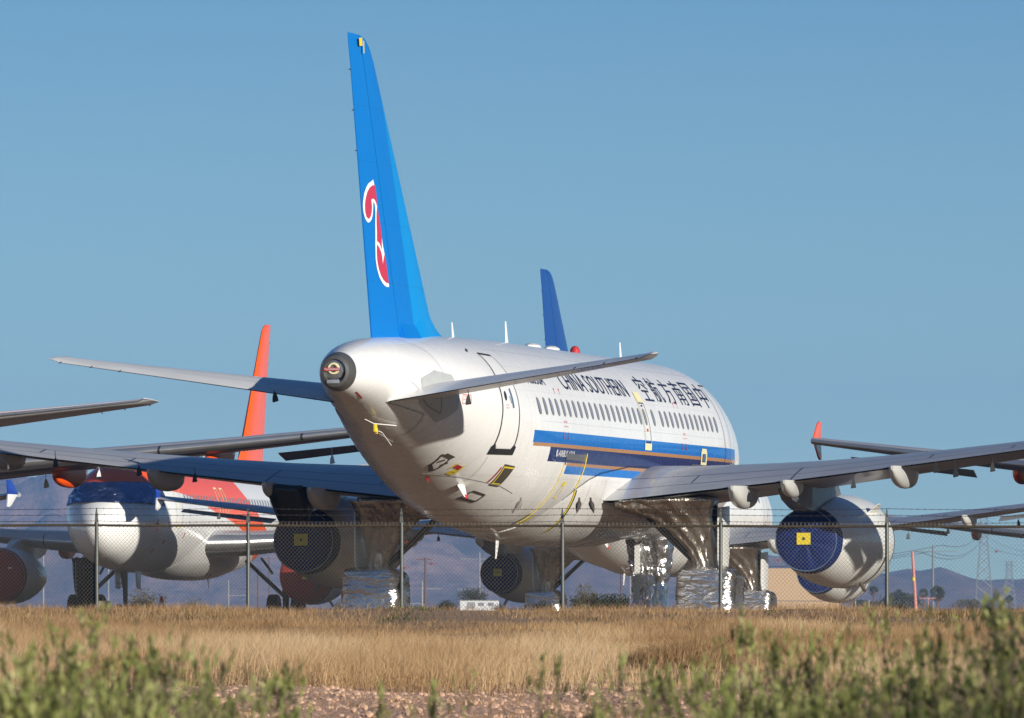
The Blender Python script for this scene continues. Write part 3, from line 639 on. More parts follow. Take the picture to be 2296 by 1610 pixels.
for x in (22.4, 21.95, 10.6, 10.2):
    d('hoist_mark', [strip((x, 4.95), (x + .05, 4.85), .02), el(x - .02, 4.96, .035, .02)], 'redtext'); d('hoist_mark', [strip((x, 4.06), (x, 3.93), .02), el(x, 3.92, .04, .02)], 'redtape', off=.011)
sg_ = d('notice_panel', outline([(28.91, 4.67), (28.51, 4.67), (28.47, 4.49), (28.87, 4.49)], .012), 'redtext')
T('notice_lettering', "CAUTION", .26, .035, 28.82, 4.62, 'redtext'); T('notice_lettering', "FLIGHT RECORDERS", .33, .03, 28.85, 4.56, 'redtext'); T('notice_lettering', "HERE", .12, .03, 28.76, 4.51, 'redtext')
# taped panels, tapes and lines of the stored aeroplane
p1 = [(27.68, 3.26), (28.02, 3.47), (27.66, 3.40), (27.32, 3.14)]
d('access_panel', outline(p1, .018), 'browntape'); d('panel_tape', [strip((27.95, 3.47), (27.60, 3.40), .055), strip((27.75, 3.36), (27.68, 3.33), .05), strip((27.55, 3.30), (27.48, 3.27), .05)], 'browntape', off=.012)
p2 = [(25.44, 2.61), (25.58, 2.75), (25.06, 2.67), (24.93, 2.53)]; d('access_panel', outline(p2, .03), 'browntape')
d('access_panel', [[(25.66, 3.31), (25.12, 3.27), (25.05, 2.84), (25.44, 2.87)]], 'browntape'); d('panel_tape', [strip((25.62, 3.25), (25.14, 3.23), .03), strip((25.60, 3.26), (25.40, 2.90), .03), strip((25.42, 2.92), (25.1, 2.90), .02)], 'yellow', off=.013)
d('warning_ribbon', [strip((25.70, 3.25), (25.60, 2.93), .05)], 'redtape', off=.012)
d('warning_ribbon', [[(27.22, 3.28), (26.95, 3.23), (26.92, 3.17), (27.19, 3.22)]], 'redtape', off=.012); d('panel_tape', [strip((27.25, 3.31), (27.20, 3.20), .04), strip((26.98, 3.26), (26.90, 3.15), .04)], 'yellow', off=.014)
d('panel_tape', [outline([(27.05, 3.16), (26.86, 3.13), (26.82, 3.08), (27.0, 3.11)], .035)[i] for i in range(4)], 'yellow'); d('warning_ribbon', [[(27.06, 3.02), (26.97, 3.02), (26.72, 2.93), (26.80, 2.92)]], 'redtape')
d('vent_slot', [strip((27.55, 2.98), (27.38, 2.95), .03)], 'darkline')
m0 = Vector(side(26.1, 2.86, 1, 0)); MB().loft([[m0 + Vector((-.16, .03, .03)), m0 + Vector((.05, 0, .04)), m0 + Vector((.22, -.03, 0)), m0 + Vector((.05, -.02, -.04))], [m0 + Vector((.02, .13, -.24)), m0 + Vector((.09, .14, -.22)), m0 + Vector((.17, .11, -.25)), m0 + Vector((.09, .10, -.25))]]).build('water_drain', M['white'], plane)
MB().tube([m0 + Vector((.09, .12, -.20)), m0 + Vector((.10, .12, -.28))], .05, 8).build('drain_plug', M['redtape'], plane)
m0 = Vector(side(31.15, 3.98, 1, 0)); MB().tube([Vector(side(31.75, 4.13, 1, .03)), Vector(side(31.1, 4.09, 1, .06)), Vector(side(30.5, 4.03, 1, .03))], .011, 6).build('tail_cable', M['white'], plane)
MB().box(m0 + Vector((0, .05, -.04)), (.10, .06, .16), 0).box(m0 + Vector((-.03, .07, -.10)), (.06, .05, .12), 1).build('plug_ribbon', [M['yellow'], M['redtape']], plane, bevel=.015)
dp = [(31.0, 3.92), (30.62, 3.90), (30.45, 3.88), (29.75, 3.64)]; MB().tube([Vector(side(a, b, 1, .02)) for a, b in dp], .012, 6).build('drain_lip', M['white'], plane)
d('tail_panel_line', outline([(31.9, 4.45), (30.2, 4.25), (29.6, 3.7), (30.7, 3.85)], .012, False) + [strip((31.4, 4.86), (29.9, 4.35), .012)], 'seam')
seam = [(29.15, 5.8), (29.1, 5.5), (29.1, 5.1)]; d('tail_seam', outline([(30.3, 5.76), (29.9, 5.5), (29.75, 5.1)], .012, False), 'seam')
d('taped_joint', [strip((33.2, 4.62), (32.7, 4.50), .012)], 'redtape')
d('panel_seam', outline([(27.3, 3.1), (25.0, 2.86), (24.2, 2.72)], .008, False) + [strip((26.6, 3.45), (26.1, 2.75), .007)], 'seam')
d('silver_patch', [[(22.03, 3.60), (20.19, 3.60), (20.15, 3.455), (21.97, 3.47)]], 'silvertape', off=.013); d('silver_patch', [[(9.5, 3.60), (7.7, 3.60), (7.7, 3.44), (9.5, 3.44)]], 'silvertape', off=.013)
MB().tube([Vector(side(22.02, z, 1, .03)) for z in np.linspace(3.47, 3.36, 4)], .012, 5).build('black_line', M['darkline'], plane)
MB().tube([Vector(side(22.03 - (3.36 - z) * .02, z, 1, .02)) for z in np.linspace(3.36, 2.12, 14)], .008, 5).build('yellow_line', M['yellow'], plane)
MB().tube([Vector(side(20.14, z, 1, .02)) for z in np.linspace(3.63, 2.88, 9)], .011, 5).build('yellow_line', M['yellow'], plane)
yb = [fairz(20.05 - .05 * i, 2.86 - (.9 * (i / 9)), 1, .02) for i in range(10)]
d('yellow_edge', [strip((20.10 - .05 * i, 2.84 - .1 * i), (20.05 - .05 * i, 2.74 - .1 * i), .07) for i in range(9)], 'yellow', f=lambda u, v: fairz(u, v, 1, .016)); d('black_edge', [strip((20.02 - .05 * i, 2.84 - .1 * i), (19.97 - .05 * i, 2.74 - .1 * i), .08) for i in range(9)], 'darkline', f=lambda u, v: fairz(u, v, 1, .014))
la = [(21.48, 2.97), (21.24, 2.99), (21.27, 2.66), (21.5, 2.66)]; d('yellow_ladder', outline(la, .03) + [strip((21.46, 2.96), (21.26, 2.96), .10)], 'yellow')
d('yellow_ladder', [strip((21.70, 2.10), (21.64, 2.28), .12)], 'yellow'); d('silver_patch', [[(22.1, 2.32), (21.9, 2.32), (22.0, 2.1), (22.2, 2.1)]], 'silvertape')
ft = d('forward_patch', outline([(8.52, 3.91), (8.02, 3.91), (7.98, 3.60), (8.48, 3.60)], .12), 'paleyellow', off=.012); d('probe_wrap', [el(8.25, 3.76, .17, .10)], 'bluetape', off=.02, par=ft)
fe = [(20.62, 2.62), (20.1, 2.86), (19.25, 3.09), (18.3, 3.24), (16.9, 3.345), (15.8, 3.42), (13, 3.45)]; d('fairing_seal', outline(fe, .022, False), 'darkline', off=.016)
for q in ((19.1, 2.98, 19.05), (17.9, 3.12, 17.85)): d('fairing_joint', [strip(q[:2], (q[2], 2.2), .012)], 'seam', f=lambda u, v: fairz(u, v, 1, .012))
wgr = [c for c in plane.children if c.name.startswith('wing') and c.type == 'MESH']

# second airliner of the same fleet beyond it, and one more to its left (only its wing tip shows)
second = copy_tree(plane); r_, d_ = nose(.72, 252.3, TH); place(second, TH, r_, d_, -.27)
second['label'] = "white airliner with deep blue tail parked farther off, behind the belly of the front one"
third = copy_tree(plane); r_, d_ = nose(-36.6, 247, TH); place(third, TH, r_, d_, -.33)
third['label'] = "airliner at the far left edge, showing only a blue and white wing tip"
PLAIN = ('airline_', 'registration', 'type_lettering', 'maker_', 'silver_patch', 'yellow_', 'black_', 'forward_patch', 'probe_wrap', 'hoist_mark', 'hull_notice', 'notice_', 'access_panel', 'panel_tape', 'warning_ribbon', 'tail_cable', 'plug_ribbon', 'panel_seam')
def descendants(o):
    out = [];
    for c in o.children: out.append(c); out += descendants(c)
    return out
for pl in (second, third):
    for c in list(pl.children):
        if c.name.startswith(PLAIN):
            for q in descendants(c) + [c]: bpy.data.objects.remove(q)
            continue
        if c.name.startswith(('fuselage', 'belly_fairing')): c.data = c.data.copy(); c.data.materials[0] = M['white']
        if c.name.startswith('engine'):
            sgn = 1 if sum(v.co.y for v in c.data.vertices) > 0 else -1
            MB().lathe([(10.30, 1.052), (10.42, 1.060)], (0, sgn * 5.75, EZ), 56).build('blue_band', M['fenceblue'], c)
        if c.name.split('.')[0] in ('vertical_fin', 'rudder', 'fin_fillet'):
            c.data = c.data.copy(); c.data.materials[0] = M['navyfin']
            if c.name.startswith('rudder'):
                for q in descendants(c):
                    if q.name.startswith(('emblem', 'tip_tape')): bpy.data.objects.remove(q)

# the facing row: orange-banded airliners
THC = math.pi + R(9.0)
face = airliner('orange'); place(face, THC, -14.72, 270.0, -.33)
tag(face, "white and orange airliner facing the camera, nose wrapped over its windscreen, on bare gear", "airliner", "airliners with orange tails")
def df(name, polys, mat, off=.009, sg=-1, par=None): return decal(name, polys, M[mat], par or face, onfus(off, sg), .08, .35)
for x, z0, z1, w in ((5.45, 3.55, 5.45, .84), (14.1, 4.0, 5.05, .52), (13.0, 4.0, 5.05, .52)):
    df('cabin_door', outline([(x + w / 2, z1), (x - w / 2, z1), (x - w / 2, z0), (x + w / 2, z0)], .06), 'paleyellow')
df('door_sill', [[(5.9, 3.62), (5.0, 3.62), (5.0, 3.5), (5.9, 3.5)]], 'paleyellow')
df('probe_ribbon', [strip((3.05, 3.62), (2.55, 3.60), .09), strip((2.85, 3.3), (2.9, 3.8), .05)], 'redtape'); df('ground_plug', [el(4.1, 3.0, .1, .07), strip((6.6, 3.35), (6.5, 3.15), .08), strip((3.5, 2.75), (3.45, 2.6), .1)], 'redtape')
df('gear_stripe', [strip((2.6, 2.75), (2.4, 2.5), .05)], 'yellow')
for nm, lab, rr, dd_, zz in (('d', "orange fleet airliner at the left edge, only its wing and tailplane reaching into view", -22.18, 163, .2), ('f', "orange fleet airliner at the right edge, only its wing with an orange tip showing", 20.25, 162, -.12), ('g', "orange fleet airliner far off at right edge, only a low wing and orange fairing showing", 26.8, 276.5, -.45)):
    c = copy_tree(face); place(c, {'d': math.pi + R(12.5), 'f': math.pi + R(11), 'g': THC}[nm], rr, dd_, zz); c['label'] = lab

# ------------------------------------------------------------------ covers and foil wraps on the stored aeroplanes
def rigid(src, lab, cat, group, mtx):                                # a loose cover put where its aeroplane needs it
    src.matrix_world = mtx; return tag(src, lab, cat, group)
def pm(o): return Matrix.Translation(o.location) @ Matrix.Rotation(o.rotation_euler[2], 4, 'Z')
def exhaust_cover():
    a = MB().lathe([(14.62, .745), (14.8, .73), (15.0, .70), (15.08, .685), (15.10, .66), (15.13, .5), (15.15, .3), (15.155, .01)], (0, 0, 0), 56)
    for i, (x, y, z) in enumerate(a.v):
        q = math.atan2(z, y); a.v[i] = (x + .010 * math.sin(q * 7) + .008 * math.sin(q * 13 + 1), y * (1 + .006 * math.sin(q * 11)), z)
    o = a.build('engine_cover', M['navycover'])
    MB().add([(15.175, -.19, -.10), (15.175, .12, -.10), (15.175, .12, .16), (15.175, -.19, .16)], [(0, 1, 2, 3)]).build('sticker', M['yellow'], o)
    MB().add([(15.182, -.06, .0), (15.182, .0, .0), (15.182, .0, .06), (15.182, -.06, .06)], [(0, 1, 2, 3)]).build('sticker_mark', M['browntape'], o)
    t = [(15.10 , .685 * math.cos(q), .685 * math.sin(q)) for q in [2 * math.pi * j / 48 for j in range(49)]]
    MB().tube(t, .013, 5).build('drawstring', M['bluetape'], o); return o
ec = exhaust_cover(); n_ = 0
for pl, lab in ((plane, "of the front airliner"), (second, "of the airliner behind the belly")):
    for sg, s2 in ((1, "right"), (-1, "left")):
        o = ec if n_ == 0 else copy_tree(ec); n_ += 1
        L_ = {(plane, 1): "navy fabric exhaust cover with yellow sticker, on the big sunlit engine", (plane, -1): "navy fabric exhaust cover in shade, above the maroon inlet cover", (second, 1): "navy exhaust cover low on the engine behind the big sunlit engine", (second, -1): "small navy exhaust cover on the engine under the belly"}[(pl, sg)]
        rigid(o, L_, "engine cover", "navy engine exhaust covers", pm(pl) @ Matrix.Translation((0, sg * 5.75, EZ)))
def inlet_cover():
    a = MB().lathe([(10.0, 1.03), (9.8, 1.0), (9.68, .95), (9.64, .90), (9.60, .6), (9.585, .3), (9.58, .01)], (0, 0, 0), 56)
    o = a.build('engine_cover', M['redcover']); MB().add([(9.565, -.1, -.12), (9.565, .1, -.12), (9.565, .1, .1), (9.565, -.1, .1)], [(0, 1, 2, 3)]).build('sticker', M['yellow'], o)
    MB().box((9.56, .45, .35), (.03, .16, .06)).build('handle', M['foil'], o); MB().box((9.56, -.5, .3), (.03, .16, .06)).build('handle', M['foil'], o); return o
ic = inlet_cover(); ic2 = copy_tree(ic)
rigid(ic, "maroon inlet cover on the far engine just below the shaded navy cover", "engine cover", "maroon engine inlet covers", pm(face) @ Matrix.Translation((0, -5.75, EZ)))
rigid(ic2, "maroon inlet cover cut by the left edge of the picture", "engine cover", "maroon engine inlet covers", pm(face) @ Matrix.Translation((0, 5.75, EZ)))

from mathutils import noise as mnoise
def crumple(o, amp, sc=3.0, levels=3, seed=0):
    bm = bmesh.new(); bm.from_mesh(o.data); bm.normal_update()
    for v in bm.verts:
        p = v.co * sc + Vector((seed, seed * 2, 0)); p2 = Vector((p.x, p.y, p.z * 2.2))
        r1 = 1 - abs(mnoise.noise(p2)) * 2; r2 = 1 - abs(mnoise.noise(p2 * 2.3 + Vector((9, 3, 1)))) * 2
        v.co += v.normal * amp * (r1 * .7 + r2 * .45 - .4) + Vector((mnoise.noise(p * 1.3), mnoise.noise(p * 1.3 + Vector((5, 5, 5))), 0)) * amp * .6
    bm.to_mesh(o.data); bm.free(); return o
def wheel_wrap(name='foil_wrap', cx=16.12, cyy=0, lx=1.34, ly=1.32, h=1.17, seed=1, mat='foil'):
    a = MB(); K = 26; nn = 96
    rings = []
    for i in range(K + 1):
        s = i / K; z = -.02 + h * min(1, s * 1.12) if s < .89 else h; k = 1 - max(0, (s - .72) / .28) ** 3 * .99
        fl = 1 + .07 * (1 - s) ** 3
        rings.append([(cx + lx / 2 * k * fl * math.copysign(abs(math.cos(q)) ** .42, math.cos(q)), cyy + ly / 2 * k * fl * math.copysign(abs(math.sin(q)) ** .36, math.sin(q)), z - .12 * (1 - k) ** 2 * 0 + .05 * math.sin(math.cos(q) * 2)) for q in [2 * math.pi * j / nn for j in range(nn)]])
    a.loft(rings, (False, True)); o = a.build(name, M[mat], angle=180); return crumple(o, .035, 1.5, seed=seed)
def strut_wrap(sg, seed):
    prof = [(.98, 3.52, 3.98, 16.35), (1.25, 3.50, 3.95, 16.4), (1.6, 3.36, 3.93, 16.5), (2.0, 3.0, 3.93, 16.75), (2.3, 2.62, 3.95, 17.0), (2.48, 2.25, 4.0, 17.2), (2.66, 1.98, 4.1, 17.4)]
    a = MB(); rings = []
    for i in range(37):
        s = i / 36 * (len(prof) - 1); j = min(int(s), len(prof) - 2); f = s - j; z, y0, y1, x0 = [p * (1 - f) + q * f for p, q in zip(prof[j], prof[j + 1])]
        ring = []
        for k in range(40):
            t = k / 39; y = y0 + (y1 - y0) * t; ring.append((x0 + .10 * math.sin(t * math.pi) + .035 * math.sin(t * 21 + z * 3) * min(1, (y1 - y0)), sg * y, z + (.0 if i < 36 else .02)))
        for k in range(40):
            t = 1 - k / 39; y = y0 + (y1 - y0) * t; ring.append((x0 - .42 - .08 * math.sin(t * math.pi), sg * y, z))
        rings.append(ring)
    a.loft(rings); o = a.build('foil_wrap', M['foilbrown'], angle=180); crumple(o, .03, 1.8, seed=seed)
    return o
def nose_wrap():
    prof = [(-.02, .46, .62), (.25, .44, .60), (.6, .37, .50), (1.0, .40, .46), (1.4, .45, .50), (1.75, .50, .62), (1.93, .50, .75)]
    rings = []
    for i in range(40):
        s = i / 39 * 6; j = min(int(s), 5); f = s - j; z, w, l = [p * (1 - f) + q * f for p, q in zip(prof[j], prof[j + 1])]
        rings.append([(5.12 + l * math.copysign(abs(math.cos(q)) ** .6, math.cos(q)) + .04 * math.sin(q * 9 + z * 2), w * math.copysign(abs(math.sin(q)) ** .6, math.sin(q)) * (1 + .05 * math.sin(q * 7)), z) for q in [2 * math.pi * k / 80 for k in range(80)]])
    o = MB().loft(rings, (False, True)).build('foil_wrap', M['foilhang'], angle=180); crumple(o, .05, 1.9, seed=5)
    MB().box((5.78, -.16, 1.15), (.02, .13, 1.35)).build('tape_strip', M['pale'], o); return o
ww = [wheel_wrap(cyy=3.8, seed=1), wheel_wrap(cyy=-3.8, seed=7)]; sw = [strut_wrap(1, 2), strut_wrap(-1, 9)]; nw = nose_wrap()
def well_wrap(sg, seed):                                              # foil bag hanging under the wing root
    rings = []
    for i in range(20):
        s = i / 19; y = 1.95 + 1.95 * s; dp = .10 + .42 * math.sin(min(1, s * 1.6 + .12) * math.pi / 2) * (1 - s * .75)
        rings.append([(16.5 + .85 * math.cos(q), sg * y, 2.62 + .06 * s - dp * max(0, math.sin(q)) ** .7 + (.05 if math.sin(q) < 0 else 0)) for q in [2 * math.pi * k / 30 for k in range(30)]])
    return crumple(MB().loft(rings).build('foil_wrap', M['foilbrown'], angle=180), .035, 2.8, seed=seed)
uw = [well_wrap(1, 3), well_wrap(-1, 4)]
G_ = "crinkled foil wraps on landing gear"
labs = [("shiny silver foil wrap round the wheels right of the nose wheel wrap", "silver foil wrap round the shaded wheels beside the maroon cover"), ("brown crinkled foil hanging from the sunlit wing down to the silver wheel wrap", "crumpled foil curtain hanging from the blue shaded wing root"), "tall ragged silver foil wrap with white tape round the nose wheel",
        ("dark brown foil bag bulging under the sunlit wing root", "dark foil bag bulging under the blue shaded wing root")]
labs2 = [("small silver foil wheel wrap in front of the tan building", "small dark foil wheel wrap beside the green shrub"), ("brown foil curtain on the farther airliner, left of the tan wall", "dark foil curtain beside the small navy exhaust cover"), "foil wrap round the farther airliner's nose wheel, mostly hidden behind the front wheel wrap", ("brown foil bag under the farther airliner's sunlit wing root", "foil bag under the farther airliner's shaded wing root")]
for pl, LB in ((plane, labs), (second, labs2)):
    for i in range(2):
        for src, lb in ((ww[i], LB[0][i]), (sw[i], LB[1][i]), (uw[i], LB[3][i])):
            o = src if pl is plane else copy_tree(src); rigid(o, lb, "foil wrap", G_, pm(pl))
    o = nw if pl is plane else copy_tree(nw); rigid(o, LB[2], "foil wrap", G_, pm(pl))
pw = MB().loft([[(17.0 + l * math.cos(q), -5.45 + w * math.copysign(abs(math.sin(q)) ** .5, math.sin(q)), z) for q in [2 * math.pi * k / 40 for k in range(40)]] for z, w, l in ((2.12, .26, .35), (2.3, .32, .5), (2.6, .42, .65), (2.85, .5, .75), (3.0, .5, .8))]).build('plastic_wrap', M['blackfilm'], angle=180); crumple(pw, .05, 2.6, seed=6)
rigid(pw, "black plastic film hanging over the shaded engine's pylon, above the navy cover", "film wrap", None, pm(plane))
# film over the facing airliner's windscreen
v_ = []; f_ = []; KX, KZ = 60, 18
for j in range(KZ + 1):
    z = 4.33 + (5.06 - 4.33) * j / KZ
    lo, hi = .3, 3.2
    for _ in range(30):
        m_ = (lo + hi) / 2
        if fus(m_)[0] > z + .02: hi = m_
        else: lo = m_
    for i in range(KX + 1):
        s = -1 + 2 * i / KX; xe = 3.55 - .25 * (j / KZ); x = lo + .03 + (xe - lo) * abs(s) ** 1.8
        p = Vector(side(x, z - .10 * abs(s) ** 3 * (1 - j / KZ), 1 if s >= 0 else -1, .035)); v_.append(p + Vector((-.03, 0, .02)))
for j in range(KZ):
    for i in range(KX): f_.append((j * (KX + 1) + i, j * (KX + 1) + i + 1, (j + 1) * (KX + 1) + i + 1, (j + 1) * (KX + 1) + i))
a = MB().add(v_, f_); wc = a.build('windscreen_cover', M['foildark'], angle=180); crumple(wc, .06, 2.4, seed=3)
rigid(wc, "dark blue shiny film wrapped over the windscreen of the orange and white airliner", "windscreen cover", None, pm(face))
gw = MB().loft([[(16.1 + l * math.cos(q), 3.85 + w * math.copysign(abs(math.cos(q + 1.57)) ** .6, math.cos(q + 1.57)), z) for q in [2 * math.pi * k / 40 for k in range(40)]] for z, w, l in ((.62, .12, .2), (.9, .22, .3), (1.3, .40, .4), (1.7, .44, .45), (2.1, .46, .5), (2.5, .50, .6))]).build('plastic_wrap', M['blackfilm'], angle=180); crumple(gw, .05, 2.5, seed=4)
rigid(gw, "black plastic wrapped round the gear leg left of the facing airliner's nose wheel", "gear wrap", None, pm(face))
# streamer weights hanging from wings and tailplanes
def bag(px, py, d_, ln, mat, lab, sc=1., tw=0):
    p = at(px, py, d_); h = .21 * sc; w = .10 * sc; t = .035 * sc
    o = MB().loft([[(-.012, -.01, h / 2), (.012, -.01, h / 2), (.012, .01, h / 2), (-.012, .01, h / 2)], [(-w * .45, -t, h * .1), (w * .35, -t, h * .1), (w * .35, t, h * .1), (-w * .45, t, h * .1)], [(-w * .6, -t, -h * .42), (w * .55, -t * .8, -h * .36), (w * .55, t * .8, -h * .36), (-w * .6, t, -h * .42)], [(-w * .5, -t * .3, -h / 2), (w * .5, -t * .3, -h * .43), (w * .5, t * .3, -h * .43), (-w * .5, t * .3, -h / 2)]]).build('hanging_weight', M[mat], None, True, 50)
    o.location = p; o.rotation_euler = (0, R(tw), R(tw * 3)); MB().tube([(0, 0, h / 2 - .01), (-.01, 0, h / 2 + ln)], .008, 5).build('cord', M['darkline'] if mat != 'pale' else M['pale'], o)
    return tag(o, lab, "hanging weight", "weights hanging from wings and tailplanes")
for q in ((125, 1037, 168.5, .16, 'darkline', "dark weight in front of the bright wing edge, far left"), (104, 1084, 178, .15, 'pale', "pale weight left of the orange and grey wing fairing"), (222, 1064, 180, .10, 'pale', "pale weight against the orange roof of the facing airliner"), (312, 1056, 168.5, .1, 'darkline', "narrow dark weight against the orange roof, left of the grey fairing"),
          (437, 1071, 168.5, .12, 'darkline', "dark weight right of the shaded grey wing fairing"), (745, 1030, 177, .16, 'pale', "pale weight under the drooping aileron beside the tail"), (617, 890, 153.8, .04, 'darkline', "dark weight under the left tailplane"), (1050, 896, 150.6, .10, 'darkline', "black weight under the right tailplane beside the red notice"),
          (1680, 1114, 164.5, .03, 'darkline', "dark weight just under the first wing fairing on the sunlit wing"), (1913, 1084, 164, .12, 'darkline', "dark weight between the big engine and the next wing fairing"), (2098, 1049, 163.5, .03, 'darkline', "leftmost dark weight of three right of the outer wing fairing"), (2142, 1059, 163.5, .14, 'darkline', "lowest dark weight of three right of the outer wing fairing"), (2225, 1047, 163.5, .08, 'darkline', "dark weight farthest right, by the maroon fairing"),
          (2036, 1202, 264, .14, 'darkline', "small dark weight under the farther wing, right of the fence post"), (2125, 1190, 264, .03, 'darkline', "small dark weight left of the farther white fairing"), (2283, 1172, 264, .03, 'darkline', "small dark weight at the right edge under the farther wing"), (983, 1207, 266, .14, 'darkline', "small dark weight below the belly against the mountain"), (491, 1157, 266, .02, 'darkline', "small dark weight against the orange band of the facing airliner")):
    bag(*q, tw=rng.uniform(-7, 7), sc=1.0 if q[2] < 200 else 1.05)

# ------------------------------------------------------------------ boundary fence
def fx(px):                                                          # where the line of sight through a photo column meets the fence line
    k = (px - CX) / FPX; return 139.5 * k / (1 + .36 * k)
def fpt(px, z): x = fx(px); return Vector((x, fence_d(x), z))
POSTS = [-470, -128, 217, 556, 900, 1261, 1615, 1988, 2368, 2750]
M['galv'] = flat("galvanised_steel", (.15, .155, .14), .5, .55, 30, .5, .1)
M['rust'] = flat("rusted_pipe", (.15, .118, .075), .6, .4, 9, .35, .3)
M['wire'] = flat("weathered_wire", (.24, .215, .17), .6, .2, 40, .6, 0)
M['darkwire'] = flat("dark_barbed_wire", (.09, .08, .075), .6, .5, 40, .6, 0)
fence = empty("chain_link_fence", fpt(1147, 0)); tag(fence, "chain link fence with barbed wire strands crossing in front of all the airliners", "fence")
inv = Matrix.Translation(-fence.location)
def L(p): return inv @ Vector(p)
rail_z = lambda x: 1.845 - .0052 * (x + 9)
for i, px in enumerate(POSTS):
    b = fpt(px, -.05); rz = rail_z(b.x); lean = (.004 * math.sin(i * 2.3))
    MB().tube([L(b), L((b.x + lean, b.y, rz + .06))], .034, 12).build('fence_post', M['galv'], fence)
    t = L((b.x + lean, b.y, rz)); ft_ = Vector((.94, -.34, 0))
    MB().prism([(-.042, .0), (.042, 0), (.016, .24), (.004, .33), (-.010, .33), (-.026, .22)], 'y', -.006, .006).build('barb_arm', M['galv'], fence).location = t
xa, xb = fx(-470), fx(2750); nseg = 60
pts = [xa + (xb - xa) * i / nseg for i in range(nseg + 1)]
MB().tube([L((x, fence_d(x), rail_z(x) + .008 * math.sin(x * 2.1) * .5)) for x in pts], .024, 10).build('top_rail', M['rust'], fence)
for k, (dz, nm) in enumerate(((.085, 0), (.205, 1), (.318, 2))):
    xs_ = [xa + (xb - xa) * i / 240 for i in range(241)]; a = MB()
    px_of = [fx(p) for p in POSTS]
    def sag(x):
        for p, q in zip(px_of[:-1], px_of[1:]):
            if p <= x <= q: s = (x - p) / (q - p); return .018 * 4 * s * (1 - s) * (1 + .3 * math.sin(p * 3 + k))
        return 0
    wz_ = lambda x: rail_z(x) + dz - sag(x)
    a.tube([L((x, fence_d(x) - .05 * k, wz_(x))) for x in xs_], .0042, 4)
    x = xa + .06
    while x < xb:                                                    # barbs
        c = L((x, fence_d(x) - .05 * k, wz_(x))); an = rng.uniform(0, 6.28)
        for q in (an, an + 1.8):
            w = Vector((math.cos(q) * .35, math.cos(q) * .5, math.sin(q))) * .02; a.tube([c - w, c + w], .0028, 3)
        x += .125 + rng.uniform(-.006, .006)
    a.build('barbed_strand', M['darkwire'], fence, False)
def chain_link():                                                    # zigzag pickets, each bulging past the next
    W = .0762; Hh = .0762; zt = 1.86; zb = -.04; rows = int((zt - zb) / (Hh / 2)); V = []; F_ = []
    n = int((xb - xa) * 1.0628 / W); ux, uy = 1 / 1.0628, -.36 / 1.0628; r = .0022
    for i in range(2 * n):
        s0 = (i // 2) * W; prev = None
        for j in range(rows + 1):
            z = zt - j * Hh / 2; s = s0 + ((W / 2 - .002 if i % 2 else -W / 2 + .002) if j % 2 else 0); o = (.003 if j % 2 else -.003) * (1 if i % 2 else -1)
            x = xa + s * ux - o * uy; y = fence_d(xa) + s * uy + o * ux; bz = z + rail_z(x) - 1.845 - .012
            k = len(V); V += [(x - r * 1.2, y, bz), (x + r * .6, y - r, bz + r * .9), (x + r * .6, y + r, bz - r * .9)]
            if prev is not None: F_ += [(prev + a_, prev + b_, k + b_, k + a_) for a_, b_ in ((0, 1), (1, 2), (2, 0))]
            prev = k
        # twisted selvage above the rail
        if i % 2: continue
        x = xa + s0 * ux; y = fence_d(xa) + s0 * uy; b0 = rail_z(x) + .0
        for dx in (-.013, .013):
            k = len(V); V += [(x + dx * .15 - r, y, b0), (x + dx * .15 + r, y, b0), (x + dx - r, y, b0 + .065), (x + dx + r, y, b0 + .065)]; F_.append((k, k + 1, k + 3, k + 2))
    o = fence.location; V = [(a - o.x, b - o.y, c - o.z) for a, b, c in V]
    me = bpy.data.meshes.new("mesh_fabric"); me.from_pydata(V, [], F_); me.update(); finish("mesh_fabric", me, M['wire'], fence, True, 180)
chain_link()
tie = MB()
for i in range(1, 58, 1):
    x = xa + (xb - xa) * i / 58; c = L((x, fence_d(x), rail_z(x))); tie = MB().tube([c + Vector((.012 * math.cos(q), .03 * math.cos(q), .03 * math.sin(q))) for q in [math.pi * 2 * k / 10 for k in range(11)]], .004, 4); tie.build('wire_tie', M['wire'], fence)

